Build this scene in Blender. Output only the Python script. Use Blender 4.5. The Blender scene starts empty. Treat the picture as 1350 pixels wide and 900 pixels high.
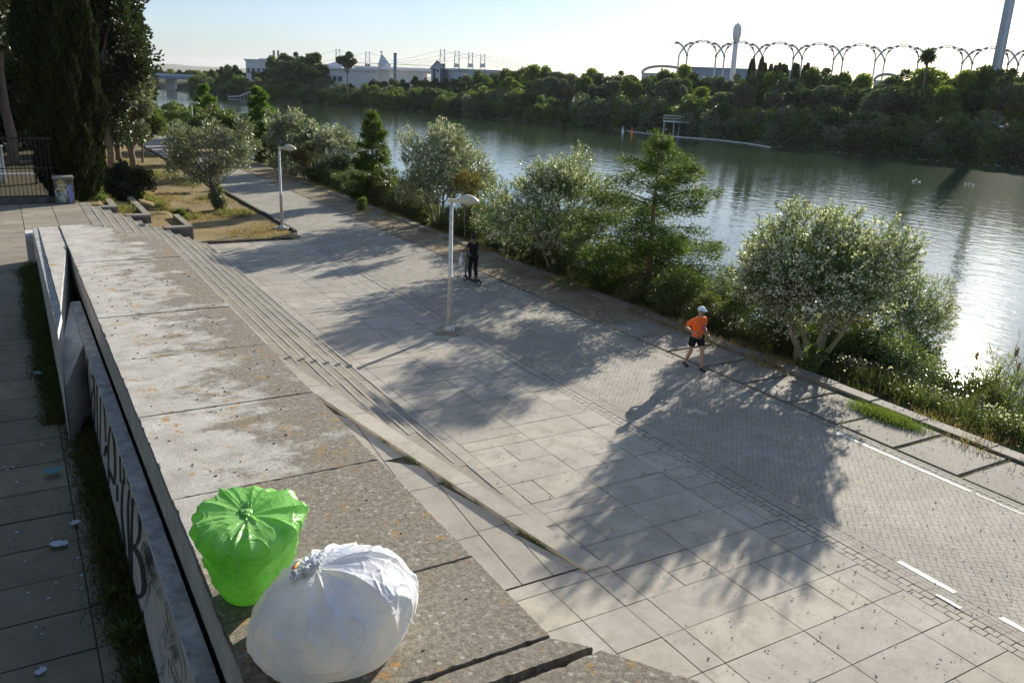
import bpy, bmesh, math, random
import numpy as np
from mathutils import Vector, Matrix, noise
from math import sin, cos, pi, radians, sqrt, atan2, hypot

random.seed(7); RNG = np.random.default_rng(7)
scene = bpy.context.scene
COL = scene.collection

# ------------------------------------------------------------------ camera model (1350 x 900 photograph)
F = 1111.0; CAMH = 7.1; HY0 = 93.0; TILT = 0.042; VPX = -10.0
def _r(px, py):
    v = np.array([px-675.0, 450.0-py, -F]); return v/np.linalg.norm(v)
_a = _r(250, HY0); _b = _r(1250, HY0+1000*TILT)
_up = np.cross(_b, _a); _up /= np.linalg.norm(_up)
if _up[1] < 0: _up = -_up
_Y = _r(VPX, HY0+(VPX-250)*TILT); _X = np.cross(_Y, _up)
ROT = np.array([_X, _Y, _up])                    # world = ROT @ cam
def ray(px, py): return ROT @ np.array([px-675.0, 450.0-py, -F])
def at(px, py, z=0.0):
    v = ray(px, py); t = (z-CAMH)/v[2]; return Vector((v[0]*t, v[1]*t, z))
def at_dist(px, py, d):
    v = ray(px, py); t = d/hypot(v[0], v[1]); return Vector((v[0]*t, v[1]*t, CAMH+v[2]*t))
def proj(p):
    c = ROT.T @ (np.array(p, float)-np.array([0, 0, CAMH])); return 675-c[0]/c[2]*F, 450+c[1]/c[2]*F
def z_at(base, py):
    lo, hi = base[2], base[2]+60
    for _ in range(40):
        m = (lo+hi)/2
        if proj((base[0], base[1], m))[1] > py: lo = m
        else: hi = m
    return lo

SUN_AZ, SUN_EL = radians(60.5), radians(18.5)
SUN = Vector((sin(SUN_AZ)*cos(SUN_EL), cos(SUN_AZ)*cos(SUN_EL), sin(SUN_EL)))

# ------------------------------------------------------------------ tagging and object helpers
def tag(o, label=None, cat=None, group=None, kind=None):
    if label: o['label'] = label
    if cat: o['category'] = cat
    if group: o['group'] = group
    if kind: o['kind'] = kind
    return o
def empty(name, loc, rz=0.0):
    o = bpy.data.objects.new(name, None); COL.objects.link(o)
    o.location = loc; o.rotation_euler = (0, 0, rz); o.empty_display_size = .3
    return o
def link(name, me, mat=None, parent=None, loc=(0, 0, 0), rz=0.0, smooth=False):
    o = bpy.data.objects.new(name, me); COL.objects.link(o)
    if mat is not None and len(me.materials) == 0: me.materials.append(mat)
    o.location = loc; o.rotation_euler = (0, 0, rz)
    if parent: o.parent = parent
    if smooth:
        me.polygons.foreach_set('use_smooth', [True]*len(me.polygons))
    return o
class MB:
    """collects shapes into one mesh"""
    def __init__(s): s.v = []; s.f = []
    def add(s, vs, fs):
        n = len(s.v); s.v += [tuple(v) for v in vs]; s.f += [tuple(i+n for i in f) for f in fs]; return s
    def box(s, x0, y0, z0, x1, y1, z1):
        return s.add([(x0,y0,z0),(x1,y0,z0),(x1,y1,z0),(x0,y1,z0),(x0,y0,z1),(x1,y0,z1),(x1,y1,z1),(x0,y1,z1)],
                     [(0,3,2,1),(4,5,6,7),(0,1,5,4),(1,2,6,5),(2,3,7,6),(3,0,4,7)])
    def obox(s, c, ax, ay, az, hx, hy, hz):
        c = Vector(c); ax = Vector(ax).normalized(); ay = Vector(ay).normalized(); az = Vector(az).normalized()
        vs = [c+ax*hx*i+ay*hy*j+az*hz*k for k in (-1,1) for j in (-1,1) for i in (-1,1)]
        return s.add(vs, [(0,2,3,1),(4,5,7,6),(0,1,5,4),(1,3,7,5),(3,2,6,7),(2,0,4,6)])
    def prism(s, pts, z0, z1):
        n = len(pts)
        return s.add([(p[0],p[1],z0) for p in pts]+[(p[0],p[1],z1) for p in pts],
                     [tuple(range(n))[::-1], tuple(range(n,2*n))]+[(i,(i+1)%n,n+(i+1)%n,n+i) for i in range(n)])
    def extr(s, pts, vec):
        n = len(pts); vec = Vector(vec)
        return s.add([tuple(p) for p in pts]+[tuple(Vector(p)+vec) for p in pts],
                     [tuple(range(n))[::-1], tuple(range(n,2*n))]+[(i,(i+1)%n,n+(i+1)%n,n+i) for i in range(n)])
    def tube(s, pts, rad, n=8, caps=True):
        pts = [Vector(p) for p in pts]
        if not hasattr(rad, '__len__'): rad = [rad]*len(pts)
        vs = []; prev = None
        for i, p in enumerate(pts):
            t = (pts[min(i+1, len(pts)-1)]-pts[max(i-1, 0)]).normalized()
            if prev is None:
                a = Vector((0,0,1)) if abs(t.z) < .9 else Vector((1,0,0)); u = t.cross(a).normalized()
            else:
                u = (prev-t*prev.dot(t)).normalized()
            prev = u; w = t.cross(u)
            for k in range(n):
                a = 2*pi*k/n; vs.append(p+(u*cos(a)+w*sin(a))*rad[i])
        fs = [(i*n+k, i*n+(k+1)%n, (i+1)*n+(k+1)%n, (i+1)*n+k) for i in range(len(pts)-1) for k in range(n)]
        if caps: fs += [tuple(range(n))[::-1], tuple(range((len(pts)-1)*n, len(pts)*n))]
        return s.add(vs, fs)
    def lathe(s, prof, c=(0,0,0), n=20):
        vs = [(c[0]+r*cos(2*pi*k/n), c[1]+r*sin(2*pi*k/n), c[2]+z) for r, z in prof for k in range(n)]
        fs = [(i*n+k, i*n+(k+1)%n, (i+1)*n+(k+1)%n, (i+1)*n+k) for i in range(len(prof)-1) for k in range(n)]
        fs += [tuple(range(n))[::-1], tuple(range((len(prof)-1)*n, len(prof)*n))]
        return s.add(vs, fs)
    def ball(s, c, r, n=8, m=6, sc=(1,1,1)):
        prof = [(r*sin(pi*i/m), -r*cos(pi*i/m)) for i in range(m+1)]
        vs = [(c[0]+a*cos(2*pi*k/n)*sc[0], c[1]+a*sin(2*pi*k/n)*sc[1], c[2]+z*sc[2]) for a, z in prof for k in range(n)]
        return s.add(vs, [(i*n+k, i*n+(k+1)%n, (i+1)*n+(k+1)%n, (i+1)*n+k) for i in range(m) for k in range(n)])
    def mesh(s, name):
        me = bpy.data.meshes.new(name); me.from_pydata(s.v, [], s.f); me.validate(); me.update(); return me
    def build(s, name, mat, parent=None, loc=(0,0,0), rz=0.0, smooth=False, bevel=0):
        o = link(name, s.mesh(name), mat, parent, loc, rz, smooth)
        if bevel:
            m = o.modifiers.new('bevel', 'BEVEL'); m.width = bevel; m.segments = 2; m.limit_method = 'ANGLE'
        return o
def quads_mesh(name, V):
    """V: (n,4,3) numpy array of separate quads"""
    n = len(V); me = bpy.data.meshes.new(name)
    me.vertices.add(n*4); me.vertices.foreach_set('co', V.astype(np.float32).ravel())
    me.loops.add(n*4); me.loops.foreach_set('vertex_index', np.arange(n*4, dtype=np.int32))
    me.polygons.add(n); me.polygons.foreach_set('loop_start', np.arange(0, n*4, 4, dtype=np.int32))
    me.polygons.foreach_set('loop_total', np.full(n, 4, dtype=np.int32))
    me.update(); me.validate(); return me
def copy_tree(o, parent=None):
    c = o.copy(); COL.objects.link(c); c.parent = parent
    for ch in [x for x in bpy.data.objects if x.parent == o]:
        copy_tree(ch, c)
    return c

# ------------------------------------------------------------------ materials
def new_mat(name):
    m = bpy.data.materials.new(name); m.use_nodes = True; nt = m.node_tree
    for n in list(nt.nodes): nt.nodes.remove(n)
    out = nt.nodes.new('ShaderNodeOutputMaterial')
    return m, nt, out
def N(nt, typ, **kw):
    n = nt.nodes.new(typ)
    for k, v in kw.items(): setattr(n, k, v)
    return n
def ramp(nt, fac, stops):
    r = nt.nodes.new('ShaderNodeValToRGB'); e = r.color_ramp.elements
    e[0].position, e[0].color = stops[0][0], (*stops[0][1], 1) if len(stops[0][1]) == 3 else stops[0][1]
    e[1].position, e[1].color = stops[-1][0], (*stops[-1][1], 1)
    for p, c in stops[1:-1]:
        x = e.new(p); x.color = (*c, 1)
    nt.links.new(fac, r.inputs['Fac']); return r.outputs['Color']
def g3(v): return (v, v, v)
def noise_tex(nt, vec, scale, detail=6, rough=.6, dist=0.0):
    n = N(nt, 'ShaderNodeTexNoise'); n.inputs['Scale'].default_value = scale
    n.inputs['Detail'].default_value = detail; n.inputs['Roughness'].default_value = rough
    n.inputs['Distortion'].default_value = dist
    nt.links.new(vec, n.inputs['Vector']); return n.outputs['Fac']
def mixc(nt, fac, a, b, mode='MIX'):
    m = N(nt, 'ShaderNodeMix', data_type='RGBA', blend_type=mode)
    def put(s, v):
        if isinstance(v, (tuple, list)): s.default_value = (*v, 1) if len(v) == 3 else v
        elif isinstance(v, (int, float)): s.default_value = v
        else: nt.links.new(v, s)
    put(m.inputs[0], fac); put(m.inputs[6], a); put(m.inputs[7], b); return m.outputs[2]
def coords(nt, kind='Object', scale=(1,1,1), rot=0.0):
    tc = N(nt, 'ShaderNodeTexCoord'); mp = N(nt, 'ShaderNodeMapping')
    mp.inputs['Scale'].default_value = scale; mp.inputs['Rotation'].default_value = (0, 0, rot)
    nt.links.new(tc.outputs[kind], mp.inputs['Vector']); return mp.outputs['Vector']
def bump(nt, h, strength=.3, dist=.02):
    b = N(nt, 'ShaderNodeBump'); b.inputs['Strength'].default_value = strength; b.inputs['Distance'].default_value = dist
    nt.links.new(h, b.inputs['Height']); return b.outputs['Normal']
def principled(nt, out, col, rough=.8, spec=.3, normal=None, metal=0.0):
    p = N(nt, 'ShaderNodeBsdfPrincipled')
    if isinstance(col, (tuple, list)): p.inputs['Base Color'].default_value = (*col, 1)
    else: nt.links.new(col, p.inputs['Base Color'])
    if isinstance(rough, (int, float)): p.inputs['Roughness'].default_value = rough
    else: nt.links.new(rough, p.inputs['Roughness'])
    p.inputs['Specular IOR Level'].default_value = spec; p.inputs['Metallic'].default_value = metal
    if normal is not None: nt.links.new(normal, p.inputs['Normal'])
    if out is not None: nt.links.new(p.outputs[0], out.inputs['Surface'])
    return p
def mat_plain(name, c, rough=.6, spec=.3, var=.25, scale=3.0, bmp=.15, metal=0.0):
    m, nt, out = new_mat(name); v = coords(nt)
    f = noise_tex(nt, v, scale, 8, .65)
    col = ramp(nt, f, [(.3, tuple(x*(1-var) for x in c)), (.7, tuple(min(1, x*(1+var)) for x in c))])
    principled(nt, out, col, rough, spec, bump(nt, f, bmp, .01), metal); return m
def island(nt):
    g = N(nt, 'ShaderNodeNewGeometry'); return g.outputs['Random Per Island']
def mat_leaf(name, stops, trans=.35, rough=.55, spec=.35, tcol=1.3):
    m, nt, out = new_mat(name)
    col = ramp(nt, island(nt), stops)
    p = principled(nt, None, col, rough, spec)
    t = N(nt, 'ShaderNodeBsdfTranslucent')
    tc = mixc(nt, 1.0, col, (tcol, tcol*1.05, tcol*.55), 'MULTIPLY'); nt.links.new(tc, t.inputs['Color'])
    mx = N(nt, 'ShaderNodeMixShader'); mx.inputs[0].default_value = trans
    nt.links.new(p.outputs[0], mx.inputs[1]); nt.links.new(t.outputs[0], mx.inputs[2])
    nt.links.new(mx.outputs[0], out.inputs['Surface']); return m

def mat_paving(name, base, joint_dark=True, stain=.35, isl=.18, speck=90):
    m, nt, out = new_mat(name); v = coords(nt)
    i = ramp(nt, island(nt), [(0, tuple(x*(1-isl) for x in base)), (.35, (base[0]*.95, base[1]*.96, base[2]*.99)), (.6, base), (.8, (base[0]*1.05, base[1]*1.02, base[2]*.97)), (1, tuple(x*(1+isl) for x in base))])
    big = noise_tex(nt, v, .35, 8, .62, .3); mid = noise_tex(nt, v, 2.2, 12, .72, .2); fine = noise_tex(nt, v, speck, 4, .8); sp = noise_tex(nt, v, 14, 8, .8)
    c = mixc(nt, ramp(nt, big, [(.40, g3(stain+.15)), (.60, g3(0))]), i, tuple(x*.60 for x in base))
    c = mixc(nt, ramp(nt, mid, [(.38, g3(.65)), (.55, g3(0))]), c, (base[0]*.62, base[1]*.60, base[2]*.56))
    c = mixc(nt, ramp(nt, mid, [(.58, g3(0)), (.74, g3(.4))]), c, (base[0]*1.14, base[1]*1.13, base[2]*1.1))
    c = mixc(nt, ramp(nt, sp, [(.30, g3(.6)), (.44, g3(0))]), c, tuple(x*.45 for x in base))
    c = mixc(nt, ramp(nt, fine, [(.35, g3(.45)), (.6, g3(0))]), c, tuple(x*.55 for x in base))
    vo = N(nt, 'ShaderNodeTexVoronoi'); vo.inputs['Scale'].default_value = 1.7; nt.links.new(v, vo.inputs['Vector'])
    c = mixc(nt, ramp(nt, vo.outputs['Distance'], [(.02, g3(.8)), (.035, g3(0))]), c, (.05, .045, .04))
    cr = noise_tex(nt, v, .8, 10, .6, 1.5); cs_ = N(nt, 'ShaderNodeMath', operation='SUBTRACT'); nt.links.new(cr, cs_.inputs[0]); cs_.inputs[1].default_value = .5
    ca_ = N(nt, 'ShaderNodeMath', operation='ABSOLUTE'); nt.links.new(cs_.outputs[0], ca_.inputs[0])
    c = mixc(nt, ramp(nt, ca_.outputs[0], [(0, g3(.55)), (.006, g3(0))]), c, tuple(x*.45 for x in base))
    principled(nt, out, c, .85, .25, bump(nt, sp, .35, .008)); return m

def mat_coping():
    m, nt, out = new_mat('weathered_coping_concrete'); v = coords(nt, 'Object'); vs = coords(nt, 'Object', (.85, 1.15, 1))
    base = ramp(nt, noise_tex(nt, v, 2.6, 12, .75), [(.34, (.38, .36, .32)), (.5, (.50, .48, .44)), (.66, (.60, .585, .545))])
    # dark biological crust in soft large patches, heavier towards the river edge and the near end
    sep = N(nt, 'ShaderNodeSeparateXYZ'); nt.links.new(v, sep.inputs[0])
    mr = N(nt, 'ShaderNodeMapRange'); mr.inputs[1].default_value = 1.2; mr.inputs[2].default_value = 3.2
    mr.inputs[3].default_value = -.14; mr.inputs[4].default_value = .14; nt.links.new(sep.outputs[0], mr.inputs[0])
    mr2 = N(nt, 'ShaderNodeMapRange'); mr2.inputs[1].default_value = 8.6; mr2.inputs[2].default_value = 6.2
    mr2.inputs[3].default_value = 0; mr2.inputs[4].default_value = .22; nt.links.new(sep.outputs[1], mr2.inputs[0])
    crust = noise_tex(nt, vs, 1.7, 14, .74, .0)
    a1 = N(nt, 'ShaderNodeMath', operation='ADD'); nt.links.new(crust, a1.inputs[0]); nt.links.new(mr.outputs[0], a1.inputs[1])
    a2 = N(nt, 'ShaderNodeMath', operation='ADD'); nt.links.new(a1.outputs[0], a2.inputs[0]); nt.links.new(mr2.outputs[0], a2.inputs[1])
    cf = ramp(nt, a2.outputs[0], [(.455, g3(0)), (.55, g3(.85))])
    crustcol = ramp(nt, noise_tex(nt, v, 17, 14, .92), [(.38, (.035, .030, .024)), (.46, (.13, .11, .08)), (.54, (.27, .235, .18)), (.62, (.58, .55, .49))])
    c = mixc(nt, cf, base, crustcol)
    # black pitting
    vo = N(nt, 'ShaderNodeTexVoronoi'); vo.inputs['Scale'].default_value = 22; nt.links.new(v, vo.inputs['Vector'])
    pit = ramp(nt, noise_tex(nt, v, 60, 4, .85), [(.33, g3(.8)), (.46, g3(0))])
    c = mixc(nt, pit, c, (.09, .08, .07))
    # pale grey lichen discs
    v2 = N(nt, 'ShaderNodeTexVoronoi'); v2.inputs['Scale'].default_value = 11; nt.links.new(v, v2.inputs['Vector'])
    ld = ramp(nt, v2.outputs['Distance'], [(.13, g3(1)), (.26, g3(0))])
    lsel = ramp(nt, v2.outputs['Color'], [(.46, g3(0)), (.56, g3(.85))])
    lf = N(nt, 'ShaderNodeMath', operation='MULTIPLY'); nt.links.new(ld, lf.inputs[0]); nt.links.new(lsel, lf.inputs[1])
    lf2 = N(nt, 'ShaderNodeMath', operation='MULTIPLY'); nt.links.new(lf.outputs[0], lf2.inputs[0]); nt.links.new(cf, lf2.inputs[1])
    c = mixc(nt, lf2.outputs[0], c, (.50, .49, .44))
    # orange lichen
    o1 = noise_tex(nt, v, 5.5, 6, .75); o2 = noise_tex(nt, v, 1.0, 3, .5)
    om = N(nt, 'ShaderNodeMath', operation='MULTIPLY')
    nt.links.new(ramp(nt, o1, [(.57, g3(0)), (.63, g3(1))]), om.inputs[0]); nt.links.new(ramp(nt, o2, [(.42, g3(0)), (.55, g3(.9))]), om.inputs[1])
    c = mixc(nt, om.outputs[0], c, (.42, .24, .07))
    # rusty wash near the third joint
    ru = noise_tex(nt, vs, .8, 6, .6, .5)
    c = mixc(nt, ramp(nt, ru, [(.60, g3(0)), (.72, g3(.5))]), c, (.30, .19, .09))
    h = noise_tex(nt, v, 28, 10, .85)
    principled(nt, out, c, .92, .15, bump(nt, h, .9, .022)); return m

M = {}
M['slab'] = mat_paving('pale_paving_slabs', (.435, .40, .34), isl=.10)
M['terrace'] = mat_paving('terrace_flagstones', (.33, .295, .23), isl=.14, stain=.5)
M['brick'] = mat_paving('grey_herringbone_bricks', (.39, .36, .305), isl=.09, speck=60)
M['nosing'] = mat_paving('worn_lit_step_edge', (.44, .41, .35), isl=.12)  # pale from wear, plus the sunlit edge line put into the colour
M['step'] = mat_paving('worn_stone_steps', (.33, .30, .245), isl=.16)
M['joint'] = mat_plain('dark_joint_soil', (.105, .092, .070), .95, .1, .4, 6)
M['coping'] = mat_coping()
M['plaster'] = mat_plain('grey_rendered_wall', (.56, .54, .51), .9, .2, .22, 3.0, .4)
M['plaster_top'] = mat_plain('stained_wall_ledge', (.37, .37, .37), .8, .3, .5, 5.0, .4)
M['crack'] = mat_plain('black_crack_fill', (.014, .012, .010), 1, 0, .4, 20)
M['block'] = mat_plain('dark_retaining_block', (.13, .12, .10), .9, .2, .5, 4.0, .6)
M['graf_black'] = mat_plain('black_spray_paint', (.045, .042, .045), .6, .3, .3, 20)
M['graf_red'] = mat_plain('faded_red_spray', (.36, .22, .22), .7, .3, .3, 20)
M['graf_blue'] = mat_plain('blue_spray', (.22, .25, .50), .7, .3, .3, 20)
M['graf_yel'] = mat_plain('ochre_spray', (.40, .32, .12), .7, .3, .3, 20)
M['graf_white'] = mat_plain('white_spray', (.62, .62, .66), .7, .3, .15, 20)
M['graf_green'] = mat_plain('green_spray', (.14, .24, .18), .7, .3, .3, 20)
M['paint'] = mat_plain('worn_white_road_paint', (.58, .57, .53), .7, .3, .16, 12.0, .2)
M['pole'] = mat_plain('chipped_white_pole_paint', (.56, .56, .54), .75, .25, .30, 9.0, .2)
M['lampcap'] = mat_plain('yellowed_lamp_hood', (.50, .46, .34), .4, .5, .15, 6)
M['lens'] = mat_plain('dull_lamp_lens', (.42, .40, .33), .3, .5, .1, 6)
M['iron'] = mat_plain('black_iron', (.02, .02, .022), .5, .4, .3, 8)
M['bark'] = mat_plain('grey_brown_bark', (.17, .135, .10), .9, .2, .45, 8.0, .8)
M['palebark'] = mat_plain('pale_green_bark', (.26, .25, .17), .85, .2, .3, 8.0, .6)
M['metal'] = mat_plain('galvanised_steel', (.45, .47, .50), .45, .5, .15, 5, .1, .3)
M['farpale'] = mat_plain('pale_concrete_far', (.62, .60, .57), .8, .2, .08, .2)
M['fargrey'] = mat_plain('grey_panel_far', (.42, .44, .47), .6, .3, .08, .2)
M['fardark'] = mat_plain('dark_window_far', (.06, .07, .10), .3, .5, .2, .2)
M['archsteel'] = mat_plain('sun_bleached_steel', (.58, .55, .50), .6, .3, .1, .5)
M['archsteel'] = mat_plain('sun_bleached_steel', (.58, .55, .50), .6, .3, .1, .5)
M['joint_ball'] = mat_plain('arch_joint_box', (.22, .21, .20), .6, .3, .1, .5)
M['roofblue'] = mat_plain('dull_blue_roof', (.20, .25, .32), .5, .3, .1, .05)

def ground_mat(name, a, b, c, s1=.8, s2=6, bmp=.5):
    m, nt, out = new_mat(name); v = coords(nt)
    f = noise_tex(nt, v, s1, 10, .65); g = noise_tex(nt, v, s2, 10, .75)
    k = ramp(nt, f, [(.38, a), (.62, b)]); k = mixc(nt, ramp(nt, g, [(.45, g3(0)), (.65, g3(.8))]), k, c)
    h = noise_tex(nt, v, 30, 8, .8)
    principled(nt, out, k, .95, .1, bump(nt, h, bmp, .03)); return m
M['dirt'] = ground_mat('dry_ochre_dirt', (.30, .225, .12), (.22, .165, .085), (.16, .14, .06))
M['bank'] = ground_mat('weedy_bank_soil', (.10, .085, .045), (.06, .06, .03), (.05, .06, .025))
M['verge_soil'] = ground_mat('trodden_verge_soil', (.26, .21, .14), (.17, .135, .085), (.33, .29, .22), .9, 5)
M['park'] = ground_mat('shaded_park_soil', (.10, .08, .05), (.07, .06, .035), (.05, .055, .03))
M['farland'] = ground_mat('far_land', (.05, .06, .03), (.08, .08, .045), (.10, .09, .06), .02, .1)
M['hill'] = ground_mat('distant_hill', (.16, .18, .13), (.20, .20, .16), (.28, .26, .22), .004, .02)
M['aggregate'] = mat_paving('exposed_aggregate_slab', (.30, .275, .235), stain=.5, isl=.16, speck=38)

def leafstops(c, v=.45, hi=None):
    hi = hi or tuple(min(1, x*(1+v)) for x in c)
    return [(0, tuple(x*(1-v) for x in c)), (.5, c), (1, hi)]
M['oleander'] = mat_leaf('oleander_leaves', leafstops((.120, .165, .065), .45, (.24, .29, .13)), .30, .45, .5)
M['oleander_grey'] = mat_leaf('silvery_oleander_leaves', leafstops((.14, .17, .10), .4, (.26, .30, .19)), .28, .45, .5)
M['flower'] = mat_leaf('white_oleander_flowers', [(0, (.62, .60, .50)), (1, (.85, .83, .74))], .35, .7, .2, 1.0)
M['cypress'] = mat_leaf('swamp_cypress_needles', leafstops((.066, .108, .022), .45, (.13, .18, .035)), .38, .6, .2, 1.4)
M['cypress_far'] = mat_leaf('bright_cypress_needles', leafstops((.085, .15, .03), .35, (.14, .22, .045)), .38, .6, .2, 1.6)
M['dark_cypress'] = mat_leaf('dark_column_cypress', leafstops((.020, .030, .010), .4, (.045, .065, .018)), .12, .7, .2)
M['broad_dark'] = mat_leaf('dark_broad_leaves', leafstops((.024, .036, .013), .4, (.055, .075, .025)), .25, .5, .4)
M['broad_mid'] = mat_leaf('mid_green_leaves', leafstops((.085, .120, .036), .4, (.16, .21, .065)), .3, .5, .35)
M['broad_light'] = mat_leaf('fresh_green_leaves', leafstops((.10, .14, .045), .35, (.18, .23, .08)), .4, .5, .4)
M['olive'] = mat_leaf('olive_leaves', leafstops((.13, .15, .095), .35, (.26, .28, .20)), .28, .45, .5)
M['rust'] = mat_leaf('rusty_dry_foliage', leafstops((.14, .115, .045), .35), .35, .7, .2)
M['weed'] = mat_leaf('green_weeds', leafstops((.070, .085, .032), .45, (.15, .17, .06)), .35, .6, .3)
M['fresh_grass'] = mat_leaf('fresh_grass_blades', leafstops((.11, .16, .04), .35, (.19, .24, .07)), .45, .6, .3)
M['straw'] = mat_leaf('straw_grass', leafstops((.30, .22, .10), .35, (.46, .36, .18)), .35, .7, .2, 1.0)
M['bedweed'] = mat_leaf('pale_dry_green_weeds', leafstops((.16, .17, .07), .35, (.30, .27, .13)), .35, .7, .2)
M['reed'] = mat_leaf('reed_leaves', leafstops((.13, .18, .06), .4, (.24, .30, .12)), .45, .5, .3)
M['plume'] = mat_leaf('reed_plumes', leafstops((.36, .26, .17), .3), .4, .8, .1, 1.0)
M['far_dark'] = mat_leaf('far_dark_foliage', leafstops((.050, .080, .028), .4, (.09, .13, .04)), .25, .6, .2)
M['far_mid'] = mat_leaf('far_green_foliage', leafstops((.090, .135, .035), .4, (.15, .20, .055)), .35, .6, .2)
M['far_light'] = mat_leaf('far_yellow_green_foliage', leafstops((.15, .20, .035), .35, (.23, .28, .06)), .4, .6, .2)
M['far_grey'] = mat_leaf('far_grey_green_foliage', leafstops((.115, .14, .08), .35, (.19, .22, .14)), .25, .6, .2)
M['litter'] = mat_leaf('dead_leaf_litter', leafstops((.12, .075, .035), .5, (.30, .22, .12)), .1, .8, .1)

def mat_water():
    m, nt, out = new_mat('river_water'); v = coords(nt, 'Object', (1, 1, 1))
    vs = coords(nt, 'Object', (1.0, .45, 1), radians(12))
    a = noise_tex(nt, vs, 2.6, 3, .5); b = noise_tex(nt, vs, .8, 3, .5); c = noise_tex(nt, v, .02, 3, .5)
    calm = ramp(nt, c, [(.35, g3(.35)), (.65, g3(1))])
    m1 = N(nt, 'ShaderNodeMath', operation='MULTIPLY'); nt.links.new(a, m1.inputs[0]); nt.links.new(calm, m1.inputs[1])
    m2 = N(nt, 'ShaderNodeMath', operation='MULTIPLY_ADD'); nt.links.new(b, m2.inputs[0]); m2.inputs[1].default_value = 1.3; nt.links.new(m1.outputs[0], m2.inputs[2])
    n = bump(nt, m2.outputs[0], .20, .13)
    principled(nt, out, (.040, .064, .034), .05, .5, n); return m
M['water'] = mat_water()

# ------------------------------------------------------------------ world, sun, camera
world = bpy.data.worlds.new('World'); scene.world = world; world.use_nodes = True
wn = world.node_tree; bg = wn.nodes['Background']
sky = wn.nodes.new('ShaderNodeTexSky'); sky.sky_type = 'NISHITA'; sky.sun_disc = False
sky.sun_elevation = SUN_EL; sky.sun_rotation = SUN_AZ; sky.air_density = 1.0; sky.dust_density = 0.5; sky.ozone_density = 2.0
hz = mixc(wn, .30, sky.outputs[0], (5.2, 6.6, 8.2))         # thin high veil of cloud over the clear sky
vw = coords(wn, 'Generated', (1.2, 1.2, 7.0)); cl = noise_tex(wn, vw, 1.6, 7, .6, .6)
hz = mixc(wn, ramp(wn, cl, [(.45, g3(0)), (.75, g3(.30))]), hz, (9.5, 9.6, 9.2))
tint = mixc(wn, 1.0, hz, (.90, .985, 1.16), 'MULTIPLY')
wn.links.new(tint, bg.inputs['Color']); bg.inputs['Strength'].default_value = 0.056
sl = bpy.data.lights.new('sun', 'SUN'); sl.energy = 5.0; sl.angle = radians(.55); sl.color = (1, .92, .78)
so = bpy.data.objects.new('sun', sl); COL.objects.link(so); so.rotation_euler = SUN.to_track_quat('Z', 'Y').to_euler(); so.location = (20, 10, 40)
cam = bpy.data.cameras.new('camera'); cam.sensor_fit = 'HORIZONTAL'; cam.sensor_width = 36; cam.lens = 36*F/1350
cam.clip_end = 9000; cam.clip_start = .1
co = bpy.data.objects.new('camera', cam); COL.objects.link(co); scene.camera = co
mw = Matrix.Identity(4)
for i in range(3):
    for j in range(3): mw[i][j] = ROT[i, j]
mw[2][3] = CAMH; co.matrix_world = mw
scene.view_settings.view_transform = 'Standard'; scene.view_settings.look = 'None'
scene.view_settings.exposure = 1.0; scene.view_settings.gamma = 1.0

# ------------------------------------------------------------------ leaves, crowns
def unit(a): return a/np.maximum(np.linalg.norm(a, axis=1, keepdims=True), 1e-9)
def leaf_quads(P, D, L, W, rng=RNG):
    """diamond leaves at P pointing along D"""
    n = len(P); D = unit(D); r = unit(rng.normal(size=(n, 3))); S = unit(np.cross(D, r))
    L = np.broadcast_to(np.asarray(L, float), (n,))[:, None]; W = np.broadcast_to(np.asarray(W, float), (n,))[:, None]
    return np.stack([P, P+D*L*.45+S*W*.5, P+D*L, P+D*L*.45-S*W*.5], 1)
def clump_leaves(centers, radii, n, L, W, out=.6, up=.25, centre=None, rng=RNG, shell=.55, flat=1.0):
    """leaves spread through clumps; each points away from its clump centre with scatter"""
    C = np.asarray(centers, float); Rr = np.asarray(radii, float)
    w = Rr**2; idx = rng.choice(len(C), n, p=w/w.sum())
    d = unit(rng.normal(size=(n, 3))); rr = rng.random(n)**(shell)
    off = d*(rr*Rr[idx])[:, None]; off[:, 2] *= flat
    P = C[idx]+off
    D = d*out+rng.normal(size=(n, 3))*.45; D[:, 2] += up
    if centre is not None: D += unit(P-np.asarray(centre))*.35
    return P, D, idx
def crown_clumps(cx, cy, cz, rx, ry, rz, n, rmin, rmax, rng=RNG, hollow=.35, low=-.8):
    cs = []; rs = []; so = rng.uniform(0, 50)
    while len(cs) < n:
        d = rng.normal(size=3); d /= np.linalg.norm(d); r = rng.uniform(hollow, 1)**.6
        if d[2]*r < low: continue
        q = rng.uniform(rmin, rmax)*(1 if rng.random() < .8 else .6); k = .84+.34*noise.noise(Vector((d[0]*1.6+so, d[1]*1.6, d[2]*1.6)))+(.16 if rng.random() < .16 else 0)
        cs.append((cx+d[0]*rx*r*k, cy+d[1]*ry*r*k, cz+d[2]*rz*r*k)); rs.append(q)
    return np.array(cs), np.array(rs)
def limb_path(a, b, n=6, wob=.08, sag=0.0):
    a = Vector(a); b = Vector(b); L = (b-a).length; pts = []
    for i in range(n+1):
        t = i/n; p = a.lerp(b, t)
        if 0 < i < n: p += Vector((random.uniform(-1,1), random.uniform(-1,1), random.uniform(-.5,.5)))*L*wob*.5
        p.z += sag*sin(pi*t)*L; pts.append(p)
    return pts

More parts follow.
